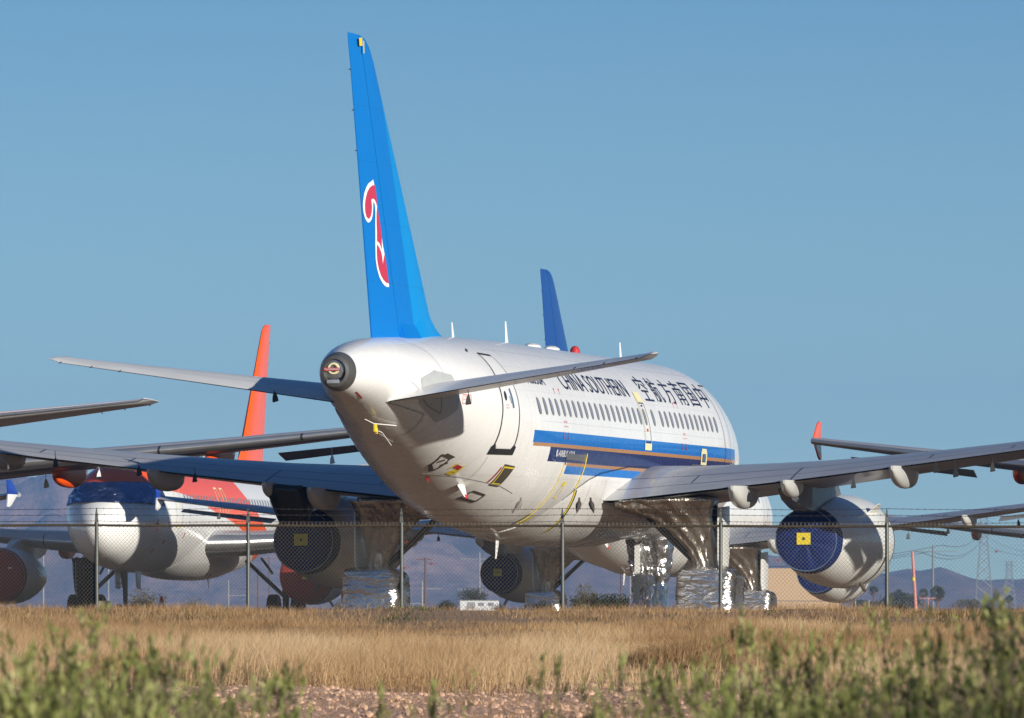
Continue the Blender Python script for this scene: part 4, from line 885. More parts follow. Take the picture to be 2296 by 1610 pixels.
# ------------------------------------------------------------------ doves on the top strand
M['dovegrey'] = flat("dove_feathers", (.24, .205, .18), .8, 0, 40, .7, .2); M['dovedark'] = flat("dark_dove_feathers", (.07, .058, .05), .8, 0, 40, .6, .2)
M['beak'] = flat("beak_legs", (.10, .05, .05), .6, bump=0)
def dove(px, head, mat, lab, turn):
    P = [(-.165, -.075, .006, .018), (-.12, -.052, .010, .022), (-.08, -.028, .020, .028), (-.045, -.004, .036, .040), (-.01, .022, .046, .050), (.022, .045, .044, .050), (.045, .066, .034, .038), (.056, .088, .023, .024), (.060, .106, .019, .019), (.066, .122, .021, .021), (.074, .134, .018, .017), (.083, .135, .009, .009), (.088, .133, .004, .004)]
    rings = []
    for i, (x, z, w, h) in enumerate(P):
        a, b = P[max(0, i - 1)], P[min(len(P) - 1, i + 1)]; t = Vector((b[0] - a[0], 0, b[1] - a[1])).normalized(); u = Vector((-t.z, 0, t.x))
        rings.append([Vector((x, 0, z)) + Vector((0, w * math.cos(q), 0)) + u * (h * math.sin(q)) for q in [2 * math.pi * j / 14 for j in range(14)]])
    a = MB().loft(rings)
    o = a.build('dove', M[mat], None, True, 180)
    for sg in (1, -1):
        MB().loft([[Vector((x, sg * w, z + h)) for x, w, h in ((s - .004, .001, .0), (s, .008, .0))] for s, z in ((0, 0),)] or [], (False, False)) if 0 else None
        wn = MB().loft([[(x, sg * (y + .004), z + .014), (x, sg * (y + .010), z), (x - .01, sg * (y + .004), z - .018), (x, sg * (y - .004), z)] for x, y, z in ((.03, .040, .050), (.0, .047, .032), (-.05, .038, -.004), (-.10, .018, -.038), (-.13, .008, -.056))]); wn.build('wing', M[mat], o)
        MB().tube([(.005, sg * .018, -.015), (.012, sg * .018, -.052)], .0035, 5).build('foot', M['beak'], o)
        MB().lathe([(-.0035, .0003), (-.002, .003), (0, .0038), (.002, .003), (.0035, .0003)], (.076, sg * .0165, .137), 8).build('eye', M['black'], o)
    MB().loft([[(.084, .004, .136), (.084, -.004, .136), (.084, 0, .130)], [(.104, .0008, .130), (.104, -.0008, .130), (.104, 0, .128)]]).build('beak', M['beak'], o)
    x = fx(px); o.location = (x, fence_d(x) - .10, rail_z(x) + .318 - .012 + .054); o.rotation_euler = (0, R(-16), turn); return tag(o, lab, "bird")
dove(1164, 1, 'dovegrey', "pale grey dove facing right, alone on the barbed wire", R(8))
dove(1297, 1, 'dovedark', "dark dove by the yellow stripe seen from behind on the barbed wire", R(72))
dove(1325, 1, 'dovedark', "dark dove with turned head, right of the other dark one on the barbed wire", R(110))

# ------------------------------------------------------------------ grass, weeds, brush
def grass_mat():
    n = N("dry_grass_blades"); at_ = n.new("ShaderNodeAttribute", attribute_name="tone"); t = at_.outputs["Fac"]
    col = n.ramp(t, [(0., (.12, .068, .026)), (.3, (.25, .145, .062)), (.6, (.41, .26, .125)), (.85, (.54, .37, .20)), (1., (.62, .46, .28))])
    tr = n.new("ShaderNodeBsdfTranslucent"); n.put(tr.inputs[0], col); n.set(col, .75, spec=.25)
    mx = n.new("ShaderNodeMixShader"); mx.inputs[0].default_value = .25; n.t.links.new(n.p.outputs[0], mx.inputs[1]); n.t.links.new(tr.outputs[0], mx.inputs[2]); n.t.links.new(mx.outputs[0], n.t.nodes["Material Output"].inputs[0]); return n.m
def green_mat(name, stops, tl=.25):
    n = N(name); at_ = n.new("ShaderNodeAttribute", attribute_name="tone"); col = n.ramp(at_.outputs["Fac"], stops)
    tr = n.new("ShaderNodeBsdfTranslucent"); n.put(tr.inputs[0], col); n.set(col, .6, spec=.3)
    mx = n.new("ShaderNodeMixShader"); mx.inputs[0].default_value = tl; n.t.links.new(n.p.outputs[0], mx.inputs[1]); n.t.links.new(tr.outputs[0], mx.inputs[2]); n.t.links.new(mx.outputs[0], n.t.nodes["Material Output"].inputs[0]); return n.m
def blades(name, X, Y, Z, H, Wd, tone, mat, lean=.35, wind=.18, parent=None):
    n = len(X); a = nr.rand(n) * 2 * np.pi; lx = np.cos(a) * lean * nr.rand(n) * H + wind * H; ly = np.sin(a) * lean * nr.rand(n) * H
    fa = nr.rand(n) * np.pi; wx, wy = np.cos(fa) * Wd / 2, np.sin(fa) * Wd / 2 * .6
    V = np.empty((n, 5, 3)); B = np.stack([X, Y, Z], 1); W3 = np.stack([wx, wy, 0 * wx], 1)
    V[:, 0] = B - W3; V[:, 1] = B + W3; Mi = B + np.stack([lx * .35, ly * .35, H * .58], 1); V[:, 2] = Mi + W3 * .75; V[:, 3] = Mi - W3 * .75; V[:, 4] = B + np.stack([lx, ly, H], 1)
    me = bpy.data.meshes.new(name); me.vertices.add(n * 5); me.vertices.foreach_set("co", V.ravel())
    k = np.arange(n)[:, None] * 5; lp = np.concatenate([k + 0, k + 1, k + 2, k + 3, k + 3, k + 2, k + 4], 1).ravel()
    me.loops.add(n * 7); me.loops.foreach_set("vertex_index", lp)
    st = (np.arange(n)[:, None] * 7 + np.array([[0, 4]])).ravel(); me.polygons.add(n * 2); me.polygons.foreach_set("loop_start", st)
    at_ = me.attributes.new("tone", 'FLOAT', 'POINT'); at_.data.foreach_set("value", np.repeat(np.clip(tone, 0, 1), 5).astype(np.float32))
    me.update(calc_edges=True); me.validate(); return finish(name, me, mat, parent, False)
PN = fbm((256, 512), 21, 6, 5); PN2 = fbm((256, 512), 33, 18, 4)
def patch(P, x, y): return P[np.clip(((y - 60) / 95 * 255), 0, 255).astype(int), np.clip((x + 18) / 36 * 511, 0, 511).astype(int)]
gz = np.vectorize(ground_z)
GM = grass_mat()
def field(n, u0, u1):
    X = nr.uniform(-15, 15, n); u = nr.uniform(u0, u1, n); return X, u, fence_d(X) + u
X, u, Y = field(460000, -59.5, -9); p = patch(PN, X, Y); p2 = patch(PN2, X, Y)
keep = (nr.rand(len(X)) < np.clip(.25 + 1.3 * (p - .42) * 2.2, .12, 1)) | (u > -45) & (nr.rand(len(X)) < .55); X, u, Y, p, p2 = [q[keep] for q in (X, u, Y, p, p2)]
H = (.13 + .20 * np.clip((-u - 8) / 30, 0, 1)) * (.45 + .85 * nr.rand(len(X))) * (.35 + 1.15 * p) * (.75 + .5 * p2)
tone = .37 + .5 * nr.rand(len(X)) + (p2 - .55) * .9 + .12 * (u < -32) - .10 * ((u > -30) & (u < -24))
go = blades("dry_grass", X, Y, gz(X, Y) - .01, H, .0038 + .0042 * nr.rand(len(X)), tone, GM, .95, .12); tag(go, kind='stuff')
X, u, Y = field(26000, -10, 1.5); p2 = patch(PN2, X * 1.6, Y); k = p2 + .25 * (nr.rand(len(X)) - .5) + .004 * X > .60; X, u, Y = X[k], u[k], Y[k]
VM = green_mat("verge_weeds", [(0, (.025, .035, .010)), (.5, (.07, .085, .02)), (.8, (.15, .13, .04)), (1, (.30, .21, .09))])
vo = blades("verge_weeds", X, Y, gz(X, Y) - .01, .03 + .05 * nr.rand(len(X)), .014 + .014 * nr.rand(len(X)), nr.rand(len(X)) * .8, VM, 1.2, .1); tag(vo, kind='stuff')
X, u, Y = field(120000, -10, 2.5); p = patch(PN, X * 1.3, Y); k = p + .22 * (nr.rand(len(X)) - .5) > .47; X, u, Y = X[k], u[k], Y[k]
so_ = blades("dry_straw", X, Y, gz(X, Y) - .01, .05 + .15 * nr.rand(len(X)) ** 2, .004 + .004 * nr.rand(len(X)), .15 + .7 * nr.rand(len(X)), GM, 1.1, .1); tag(so_, kind='stuff')
X, u, Y = field(9000, -80, -57); k = patch(PN2, X, Y) > .58; X, u, Y = X[k], u[k], Y[k]
s2_ = blades("gravel_straw", X, Y, gz(X, Y) - .01, .03 + .10 * nr.rand(len(X)) ** 2, .008 + .006 * nr.rand(len(X)), .1 + .5 * nr.rand(len(X)), GM, 1.3, .1); tag(s2_, kind='stuff')
def pebbles():
    ico = bmesh.new(); bmesh.ops.create_icosphere(ico, subdivisions=1, radius=1); bv = np.array([v.co[:] for v in ico.verts]); bf = np.array([[v.index for v in f.verts] for f in ico.faces]); ico.free()
    n = 9000; X = nr.uniform(-9, 9, n); u = nr.uniform(-84, -56, n); Y = fence_d(X) + u; r = .008 + .03 * nr.rand(n) ** 3; Z = gz(X, Y)
    V = bv[None] * (r[:, None, None] * (.7 + .6 * nr.rand(n, 1, 3))) + np.stack([X, Y, Z], 1)[:, None]; F_ = (bf[None] + (np.arange(n) * len(bv))[:, None, None]).reshape(-1, 3)
    me = bpy.data.meshes.new("gravel"); me.from_pydata(V.reshape(-1, 3).tolist(), [], F_.tolist()); me.update()
    tag(finish("gravel", me, flat("pebble_stone", (.66, .43, .29), .85, 0, 3, .45), None, True, 30), kind='stuff')
pebbles()

def leafset(C0, D0, ln, wd, tone):                                   # small leaves: base points, directions
    n = len(C0); D0 = D0 / np.linalg.norm(D0, axis=1, keepdims=True); r = nr.randn(n, 3); S = np.cross(D0, r); S /= np.linalg.norm(S, axis=1, keepdims=True) + 1e-9
    V = np.empty((n, 4, 3)); V[:, 0] = C0; V[:, 1] = C0 + D0 * (ln * .5)[:, None] + S * (wd / 2)[:, None]; V[:, 2] = C0 + D0 * ln[:, None]; V[:, 3] = C0 + D0 * (ln * .5)[:, None] - S * (wd / 2)[:, None]
    return V, tone
def leafmesh(name, Vs, tones, mat, parent):
    V = np.concatenate(Vs); tn = np.concatenate(tones); n = len(V); me = bpy.data.meshes.new(name); me.vertices.add(n * 4); me.vertices.foreach_set("co", V.ravel())
    me.loops.add(n * 4); me.loops.foreach_set("vertex_index", np.arange(n * 4)); me.polygons.add(n); me.polygons.foreach_set("loop_start", np.arange(n) * 4)
    a = me.attributes.new("tone", 'FLOAT', 'POINT'); a.data.foreach_set("value", np.repeat(np.clip(tn, 0, 1), 4).astype(np.float32)); me.update(calc_edges=True); me.validate(); return finish(name, me, mat, parent, False)
BM = green_mat("creosote_leaf", [(0, (.07, .085, .025)), (.35, (.20, .235, .06)), (.7, (.37, .40, .125)), (1, (.54, .55, .25))], .4)
BD = green_mat("dark_creosote_leaf", [(0, (.02, .03, .012)), (.45, (.085, .11, .03)), (.8, (.20, .225, .06)), (1, (.34, .34, .12))], .35)
SM = flat("twig_bark", (.14, .105, .075), .9, bump=0); DM = flat("dry_twig_bark", (.25, .14, .06), .9, bump=0)
def bush(px, py, d_, rad, nstem, lab, mat=None, dense=1.):
    mat = mat or BM; top = at(px, py, d_); base = Vector((top.x, top.y, ground_z(top.x, top.y))); Ht = top.z - base.z
    root = empty('creosote_bush', base); tag(root, lab, "bush", "bushes in the foreground"); st = MB(); Vs = []; Ts = []; stems = []
    ns = max(3, nstem // 4)
    for i in range(ns):
        a = rng.uniform(0, 6.28); q = math.sqrt(rng.random()) * rad if i else 0; hh = Ht * (.97 if i == 0 else (1 - .30 * (q / rad) ** 1.2) * rng.uniform(.70, .98))
        tip = Vector((math.cos(a) * q, math.sin(a) * q, hh)); mid = Vector((tip.x * .5, tip.y * .5, hh * .5)) + Vector((rng.uniform(-.03, .03), rng.uniform(-.03, .03), 0))
        path = [Vector((tip.x * .1, tip.y * .1, 0)), mid, mid.lerp(tip, .55) + Vector((rng.uniform(-.025, .025), rng.uniform(-.025, .025), 0)), tip]; stems.append((path, hh)); st.tube(path, [.008, .006, .004, .0015], 4)
    nsh = int(nstem * 9 * dense)
    for k in range(nsh):
        path, hh = stems[0 if k < 5 else rng.randrange(len(stems))]
        s = 1 if k < 2 else .40 + .60 * rng.random() ** .8; j = min(int(s * 3), 2); f = s * 3 - j; p = path[j].lerp(path[j + 1], f)
        a = rng.uniform(0, 6.28); out = rng.uniform(0, .30 if s < .85 else .10) * (rad / .22) ** .7; q = p + Vector((math.cos(a) * out, math.sin(a) * out, out * rng.uniform(.3, 1.0))); q.z = min(q.z, Ht - .07 + (.03 if s == 1 else rng.uniform(-.05, .02)))
        d_v = (Vector((math.cos(a) * out * 1.2 + rng.gauss(0, .16), math.sin(a) * out * 1.2 + rng.gauss(0, .16), 1))).normalized(); ln = rng.uniform(.045, .105); e = q + d_v * ln
        st.tube([p, p.lerp(q, .6) + Vector((0, 0, -.01)), q, e], [.0022, .0018, .0014, .0007], 3)
        m = rng.randint(8, 14); tt = nr.rand(m); c0 = np.array(q) + np.outer(tt, np.array(e - q)); dd0 = np.array(d_v) + nr.randn(m, 3) * np.array([.30, .30, .1])
        tone_ = rng.uniform(.05, .95); V, T_ = leafset(c0, dd0, .018 + .024 * nr.rand(m), .0055 + .006 * nr.rand(m), tone_ + .3 * (nr.rand(m) - .5)); Vs.append(V); Ts.append(T_)
    st.build('stem', SM, root, False); leafmesh('foliage', Vs, Ts, mat, root)
    return root
BL = [(215, 1384, 26, .27, 62, "tall pale green bush at left, its peak above the grass line"), (60, 1478, 23, .24, 44, "low green bush at the far left edge"), (130, 1440, 27, .22, 40, "thin green bush beside the tall left one"), (300, 1440, 26, .22, 44, "green bush right of the tall left one"), (380, 1462, 25, .17, 40, "darker green bush below the nose wheel of the facing airliner", BD), (478, 1487, 26, .13, 24, "narrow green bush at the right end of the left clump"),
      (645, 1512, 27, .11, 12, "sparse green sprig over the gravel, left of centre"), (590, 1545, 24, .11, 9, "short green sprig at the gravel edge right of the left clump"), (852, 1552, 25, .05, 3, "thin lone sprig on the gravel"), (968, 1545, 26, .04, 3, "small sprig at the middle of the gravel"), (1040, 1538, 26, .04, 3, "small upright sprig just right of the middle"), (1205, 1500, 28, .04, 3, "slender green sprig under the belly antenna"), (1250, 1498, 28, .04, 4, "darker green sprig right of the slender one", BD),
      (1392, 1485, 29, .05, 4, "olive sprig left of the right clump"), (1330, 1572, 24, .08, 6, "low sprig at the bottom edge right of centre"), (1480, 1515, 26, .14, 18, "green bush at the left end of the right clump"), (1580, 1490, 26, .16, 26, "green bush in front of the brown brush"), (1665, 1402, 30, .13, 16, "thin tall green bush below the foil wheel wrap"), (1740, 1425, 29, .22, 34, "loose green bush under the big engine"), (1815, 1480, 27, .13, 30, "small dark bush with rounded top in the right clump", BD), (1905, 1440, 28, .22, 34, "feathery pale green bush right of the rounded dark one"),
      (1985, 1375, 31, .10, 10, "very thin sprig crossing the fence post at right"), (2100, 1430, 27, .22, 44, "bush with a dark upright tip in the right clump", BD), (2060, 1520, 24, .22, 44, "dense dark bush low in the right clump", BD), (1720, 1540, 24, .24, 30, "wide green bush low in the right clump"), (1890, 1545, 23, .22, 46, "dense low bush at the bottom of the right clump", BD), (2228, 1345, 27, .10, 18, "tallest slim green bush near the right edge"), (2275, 1365, 25, .24, 90, "tall dense dark bush at the right edge", BD), (2215, 1450, 24, .26, 90, "dark dense bush in front of the tall one at the right edge", BD), (2330, 1440, 23, .22, 50, "dark bush cut by the right edge", BD), (190, 1530, 22, .26, 50, "dense bush along the bottom left"), (440, 1565, 22, .20, 24, "low bush along the bottom, right of the left clump's base")]
BL += [(30, 1540, 21, .26, 60, "dense leafy bush filling the bottom left corner"), (300, 1535, 21, .24, 56, "dense leafy bush along the bottom, below the tall left one's right side"), (1980, 1560, 20, .24, 60, "dark dense bush at the bottom edge, left of the corner mass", BD), (2160, 1550, 20, .24, 64, "dark dense bush in the bottom right corner mass", BD), (2290, 1540, 20, .22, 64, "darkest bush in the bottom right corner", BD), (1600, 1570, 21, .22, 34, "yellow green bush along the bottom below the brown brush"), (1790, 1580, 20, .22, 38, "yellow green bush along the bottom, left of the dark mass"), (2250, 1410, 26, .2, 60, "dark leafy bush just left of the right edge", BD)]
for q in BL: bush(*q[:6], mat=q[6] if len(q) > 6 else BM)
bt = at(1555, 1440, 92); bb = Vector((bt.x, bt.y, ground_z(bt.x, bt.y))); br = empty("dry_brush", bb); tag(br, "brown leafless brush standing in the dry grass below the sunlit wing root", "bush")
BR = green_mat("dry_brush_twigs", [(0, (.20, .11, .045)), (.5, (.38, .235, .105)), (1, (.54, .37, .19))], .2)
st = MB()
for i in range(40):
    a = rng.uniform(0, 6.28); q = math.sqrt(rng.random()); st.tube([(0, 0, 0), (math.cos(a) * q * .3, math.sin(a) * q * .3, .22), (math.cos(a) * q * .75, math.sin(a) * q * .6, .55 * (1 - .5 * q * q))], [.008, .005, .002], 4)
st.build('stem', DM, br, False)
n_ = 9000; a_ = nr.rand(n_) * 6.283; q_ = np.sqrt(nr.rand(n_)); zt_ = (bt.z - bb.z) * (1 - .55 * q_ ** 2); blades('twigs', np.cos(a_) * q_ * .82, np.sin(a_) * q_ * .7, zt_ * nr.rand(n_) ** .7 * .85, .06 + .12 * nr.rand(n_), .003 + .004 * nr.rand(n_), nr.rand(n_), BR, 1.3, .1, br)

# ------------------------------------------------------------------ far things beyond the airfield
def far(px, py, d_): p = at(px, py, d_); return p
M['tan'] = flat("tan_stucco", (.52, .36, .22), .9, 0, .4, .92, .05); M['roofgrey'] = flat("grey_roof_sheet", (.22, .22, .23), .7, 0, 1, .85, .05); M['wood'] = flat("weathered_pole_wood", (.17, .085, .055), .9, 0, 3, .7)
M['palegrey'] = flat("pale_galvanised_pole", (.30, .30, .29), .6, .1, 3, .85, 0); M['pinkpole'] = flat("faded_red_pole", (.62, .25, .22), .7, 0, 2, .85, 0); M['whitewall'] = flat("white_trailer_wall", (.66, .68, .70), .7, 0, .8, .9, .02)
# tan building
p0 = far(1640, 1362, 900); p1 = far(1880, 1362, 900); ht = far(1700, 1274, 900).z
bl = empty("tan_building", (p0.x, 900, 0)); w = p1.x - p0.x
MB().box((w / 2, 9, ht / 2 - .5), (w, 18, ht + 1)).build('wall', M['tan'], bl, False)
MB().box((w / 2 - 4.6, 10, ht + .30), (w - 9.2 + .6, 17, .60)).build('roof', M['roofgrey'], bl, False, bevel=.05)
MB().box((1.2, -.03, 1.4), (1.4, .08, 3.0)).build('door', M['wood'], bl, False); MB().tube([(0.2, -.06, 1.15), (w - .3, -.06, 1.1)], .04, 6).build('conduit', M['roofgrey'], bl)
MB().box((3.4, -.25, 3.9), (.9, .4, .18)).build('wall_lamp', M['roofgrey'], bl, False)
tag(bl, "tan flat walled building beyond the foil wraps, partly behind the big engine", "building")
# white site trailer
p0 = far(1030, 1365, 700); p1 = far(1118, 1365, 700); tr = empty("site_trailer", (p0.x, 700, 0)); w = p1.x - p0.x; h_ = far(1070, 1346.5, 700).z
MB().box((w / 2, 1.4, h_ / 2 - .2), (w, 2.8, h_ + .4)).build('body', M['whitewall'], tr, False, bevel=.08); MB().box((w * .3, -.02, h_ * .55), (.7, .05, h_ * .6)).build('door', M['palegrey'], tr, False)
for q in (.55, .8): MB().box((w * q, -.02, h_ * .65), (.5, .05, .3)).build('window', M['pane'], tr, False)
MB().box((w / 2, 1.4, h_ + .03), (w + .15, 2.95, .06)).build('roof', M['palegrey'], tr, False)
tag(tr, "low white site trailer beside the dark tree, beyond the fence", "trailer")
# palms
FR = green_mat("palm_frond", [(0, (.018, .024, .012)), (.5, (.045, .06, .024)), (1, (.11, .12, .05))], .15); SK = green_mat("dead_frond", [(0, (.10, .06, .03)), (1, (.26, .17, .085))], .15)
def palm(px, pyt, d_, cw, lab):
    top = far(px, pyt, d_); s = FPX / d_; r = cw / s / 2; h = top.z - r * .75; root = empty("fan_palm", (top.x, d_, 0)); tag(root, lab, "palm tree", "fan palms on the far side of the airfield")
    MB().tube([(0, 0, -.3), (.05, 0, h * .5), (0, 0, h)], [.30, .24, .22], 8).build('trunk', M['wood'], root)
    Vs = []; Ts = []; V2 = []; T2 = []
    for i in range(46):
        a = rng.uniform(0, 6.28); el_ = rng.uniform(-.55, 1.5); dv = np.array([math.cos(a) * math.cos(el_), math.sin(a) * math.cos(el_), math.sin(el_)]); c0 = np.array([0, 0, h + .05]) + dv * r * .35
        n = 12; dd = dv * 1.0 + nr.randn(n, 3) * .34 + np.array([0, 0, -.12]); V, T_ = leafset(np.repeat((c0)[None], n, 0), dd, r * (.55 + .25 * nr.rand(n)), r * .10 * np.ones(n), rng.uniform(.1, .8) + .2 * nr.rand(n)); Vs.append(V); Ts.append(T_)
    for i in range(26):
        a = rng.uniform(0, 6.28); n = 6; c0 = np.array([math.cos(a) * .2, math.sin(a) * .2, h - r * .15 * rng.random()]); dd = np.array([math.cos(a) * .45, math.sin(a) * .45, -1.0]) + nr.randn(n, 3) * .25; V, T_ = leafset(np.repeat(c0[None], n, 0), dd, r * (.5 + .5 * nr.rand(n)), r * .12 * np.ones(n), nr.rand(n)); V2.append(V); T2.append(T_)
    leafmesh('crown', Vs, Ts, FR, root); leafmesh('dead_fronds', V2, T2, SK, root)
palm(1958, 1316, 1900, 24, "fan palm left of the others, beside the fence post"); palm(2013, 1323, 2000, 23, "fan palm just left of the pink leaning pole"); palm(2070, 1322, 2000, 23, "fan palm just right of the pink leaning pole"); palm(2101, 1317, 1700, 38, "largest fan palm, at the foot of the tall steel pole"); palm(2262, 1336, 2300, 20, "small fan palm alone near the right edge")
# broad shrubs and trees behind the fence
TG = green_mat("desert_tree_leaf", [(0, (.018, .024, .010)), (.5, (.05, .06, .026)), (1, (.12, .125, .06))], .2); TD = green_mat("dark_shrub_leaf", [(0, (.008, .012, .006)), (.5, (.022, .032, .012)), (1, (.06, .075, .03))], .15); TO = green_mat("olive_shrub_leaf", [(0, (.05, .05, .022)), (.5, (.12, .115, .05)), (1, (.22, .19, .10))], .2)
def tree(px, pyt, d_, wpx, lab, mat, name='desert_tree', cat='tree', dens=1., zb=0., sq=.75):
    top = far(px, pyt, d_); s = FPX / d_; r = wpx / s / 2; Ht = top.z - zb; root = empty(name, (top.x, d_, zb)); tag(root, lab, cat, "trees and shrubs beyond the fence"); st = MB(); Vs = []; Ts = []
    st.tube([(0, 0, -.2), (0, 0, Ht * .3), (r * .1, 0, Ht * .55)], [.06 * Ht + .02, .05 * Ht, .02 * Ht], 6)
    for i in range(int(38 * dens)):
        a = rng.uniform(0, 6.28); q = math.sqrt(rng.random()); zz = Ht * (.12 + .86 * rng.random() ** .7 * math.sqrt(max(.05, 1 - q * q * sq))); c = np.array([math.cos(a) * q * r, math.sin(a) * q * r * .8, zz])
        st.tube([(0, 0, Ht * .2), tuple(c * .6 + np.array([0, 0, Ht * .1])), tuple(c)], [.03 * Ht, .015 * Ht, .004 * Ht], 4)
        n = int(70 * dens); cl = r * rng.uniform(.14, .26); P = c + nr.randn(n, 3) * cl * np.array([1, 1, .75]); P[:, 2] = np.minimum(P[:, 2], Ht); P[:, 2] = np.maximum(P[:, 2], .02)
        V, T_ = leafset(P, nr.randn(n, 3) + np.array([0, 0, .5]), cl * (.40 + .35 * nr.rand(n)), cl * .30 * np.ones(n), rng.uniform(.1, .8) + .3 * (nr.rand(n) - .5)); Vs.append(V); Ts.append(T_)
    st.build('trunk', M['wood'], root, False); leafmesh('crown', Vs, Ts, mat, root)
tree(1060, 1320, 760, 62, "rounded grey green tree behind the white trailer", TG); tree(1000, 1347, 420, 42, "low dark shrub left of the white trailer", TD, 'shrub', 'shrub'); tree(1307, 1310, 230, 58, "olive loose shrub left of the dark one under the nose wheel wrap", TO, 'shrub', 'shrub'); tree(1362, 1334, 212, 96, "dark green rounded shrub beside the nose wheel wrap", TD, 'shrub', 'shrub', 1.3); tree(335, 1322, 330, 80, "grey green hazy shrub behind the facing airliner's nose wheel", TO, 'shrub', 'shrub', .6); tree(440, 1340, 340, 50, "small grey green shrub right of the facing airliner's nose wheel", TO, 'shrub', 'shrub', .5)
tree(2018, 1332, 1500, 78, "wide dark tree clump left of the pink leaning pole", TG, dens=1.2); tree(1930, 1346, 1500, 40, "small dark tree left of the fence post at right", TG); tree(2010, 1352, 190, 40, "low green weed bush at the foot of the fence, right side", TD, 'shrub', 'shrub'); tree(2170, 1346, 1200, 70, "dry brownish shrub right of the big palm", TO, 'shrub', 'shrub', .6); tree(1215, 1349, 190, 46, "leafy dark weed at the fence post under the belly", TD, 'shrub', 'shrub'); tree(760, 1345, 300, 40, "pale green shrub left of the shaded wheel wrap", TO, 'shrub', 'shrub', .6)
tree(1985, 1352, 1400, 90, "low dark tree row behind the fence post at right", TG, dens=.9); tree(1120, 1353, 420, 30, "small dark shrub right of the white trailer", TD, 'shrub', 'shrub', .7)
# poles, towers and wires
def pole(px, pyt, d_, wpx, mat, lab, arms=(), lean=0, name='utility_pole', cat='pole', group="poles beyond the fence"):
    t = far(px, pyt, d_); s = FPX / d_; root = empty(name, (t.x, d_, 0)); tag(root, lab, cat, group); r = wpx / s / 2
    MB().tube([(lean / s, 0, -.5), (0, 0, t.z)], [r * 1.15, r * .85], 8).build('shaft', M[mat], root)
    for (y, a0, a1, ry) in arms:
        z = far(px, y, d_).z; MB().box(((a0 + a1) / 2 / s, 0, z), ((a1 - a0) / s, .12, ry / s)).build('crossarm', M[mat], root)
        for q in np.linspace(a0, a1, 5): MB().tube([(q / s, 0, z), (q / s, 0, z + 1.6 / s)], .5 / s, 5).build('insulator', M['roofgrey'], root)
    return root
pole(953, 1250, 1500, 5, 'wood', "brown wooden utility pole with a short crossarm, under the airliner's belly", ((1254, -20, 14, 2.2),))
pole(946, 1302, 1700, 4, 'palegrey', "pale pole just left of the brown wooden one", ((1320, 0, 44, 1.6), (1353, -50, 0, 1.6), (1384, 0, 40, 1.5)))
pole(1075, 1238, 2300, 3.6, 'palegrey', "tall pale pole with two long arms, left of the small navy cover", ((1253, -46, 40, 1.4), (1321, -50, 8, 1.4)))
pole(1392, 1270, 900, 4, 'wood', "short brown pole left of the nose wheel wrap"); pole(1412, 1285, 1500, 3, 'palegrey', "thin pale pole left of the nose wheel wrap")
pole(243, 1275, 2000, 3, 'palegrey', "thin pale pole behind the facing airliner's nose wheel"); pole(512, 1300, 2200, 3, 'palegrey', "thin pale pole left of a fence post, on the blue slope", ((1335, -5, 45, 1.3),)); pole(578, 1275, 1500, 3.4, 'wood', "thin brown pole right of a fence post, behind the gear strut"); pole(603, 1248, 1900, 3, 'wood', "brown pole with a crossarm behind the black gear strut", ((1252, -12, 16, 1.5),)); pole(97, 1215, 3000, 4, 'palegrey', "pale hazy pole at left beside the maroon cover")
pole(2091, 1222, 1900, 5, 'roofgrey', "tall grey steel pole above the big palm", ((1236, -52, 52, 1.2), (1386, 0, 60, 1.2), (1382, 0, 58, 1.1)))
pole(2045, 1237, 520, 7, 'pinkpole', "leaning faded red and white pole beside the palms", lean=9, name='marker_pole')
for o in [c for c in bpy.data.objects if c.name.startswith('marker_pole')]: MB().lathe([(0, .13), (.25, .13)], (0, 0, 0), 10).build('yellow_band', M['yellow'], o).matrix_local = Matrix.Translation((.07, 0, far(2047, 1294, 520).z)) @ Matrix.Rotation(R(90), 4, 'Y')
pole(2080, 1341, 900, 3, 'pinkpole', "short street lamp pole with two arms left of the big palm", ((1341, -18, 18, 1.6),), name='lamp_pole', cat='lamp post')
pole(1917, 1345, 1300, 3.5, 'palegrey', "short pale post below the big engine"); pole(1985 - 38, 1345, 1300, 4, 'palegrey', "short pale post left of the fence post at right")
def lattice(px, pyt, d_, wb, lab):
    t = far(px, pyt, d_); s = FPX / d_; H_ = t.z; b = wb / s / 2; root = empty("lattice_tower", (t.x, d_, 0)); tag(root, lab, "pylon", "power line towers"); wd = lambda z: b * (1 - min(z / H_, .78) / .78 * .62); a = MB(); r = .5 / s
    zs = [H_ * q for q in (0, .12, .24, .36, .47, .57, .66, .74, .81, .88, .94, 1)]
    for sx in (-1, 1):
        for sy in (-1, 1): a.tube([(sx * wd(z), sy * wd(z), z) for z in zs], r * 1.25, 4)
    for i in range(len(zs) - 1):
        z0, z1 = zs[i], zs[i + 1]
        for sy in (-1, 1): a.tube([(-wd(z0), sy * wd(z0), z0), (wd(z1), sy * wd(z1), z1)], r, 3).tube([(wd(z0), sy * wd(z0), z0), (-wd(z1), sy * wd(z1), z1)], r, 3)
        for sx in (-1, 1): a.tube([(sx * wd(z0), -wd(z0), z0), (sx * wd(z1), wd(z1), z1)], r, 3)
    a.build('frame', M['palegrey'], root, False); q = MB()
    for z in (.80, .90, .985): q.tube([(-b * 1.15, 0, z * H_), (0, 0, z * H_ + .02 * H_), (b * 1.15, 0, z * H_)], r, 4)
    q.build('crossarm', M['palegrey'], root, False)
lattice(2205, 1160, 4200, 40, "tall lattice power tower at right, rising above the mountains"); lattice(2262, 1258, 5600, 30, "smaller lattice power tower farther off at the right")
M['cable'] = flat("dark_cable", (.10, .10, .11), .6, 0, 1, .9, 0)
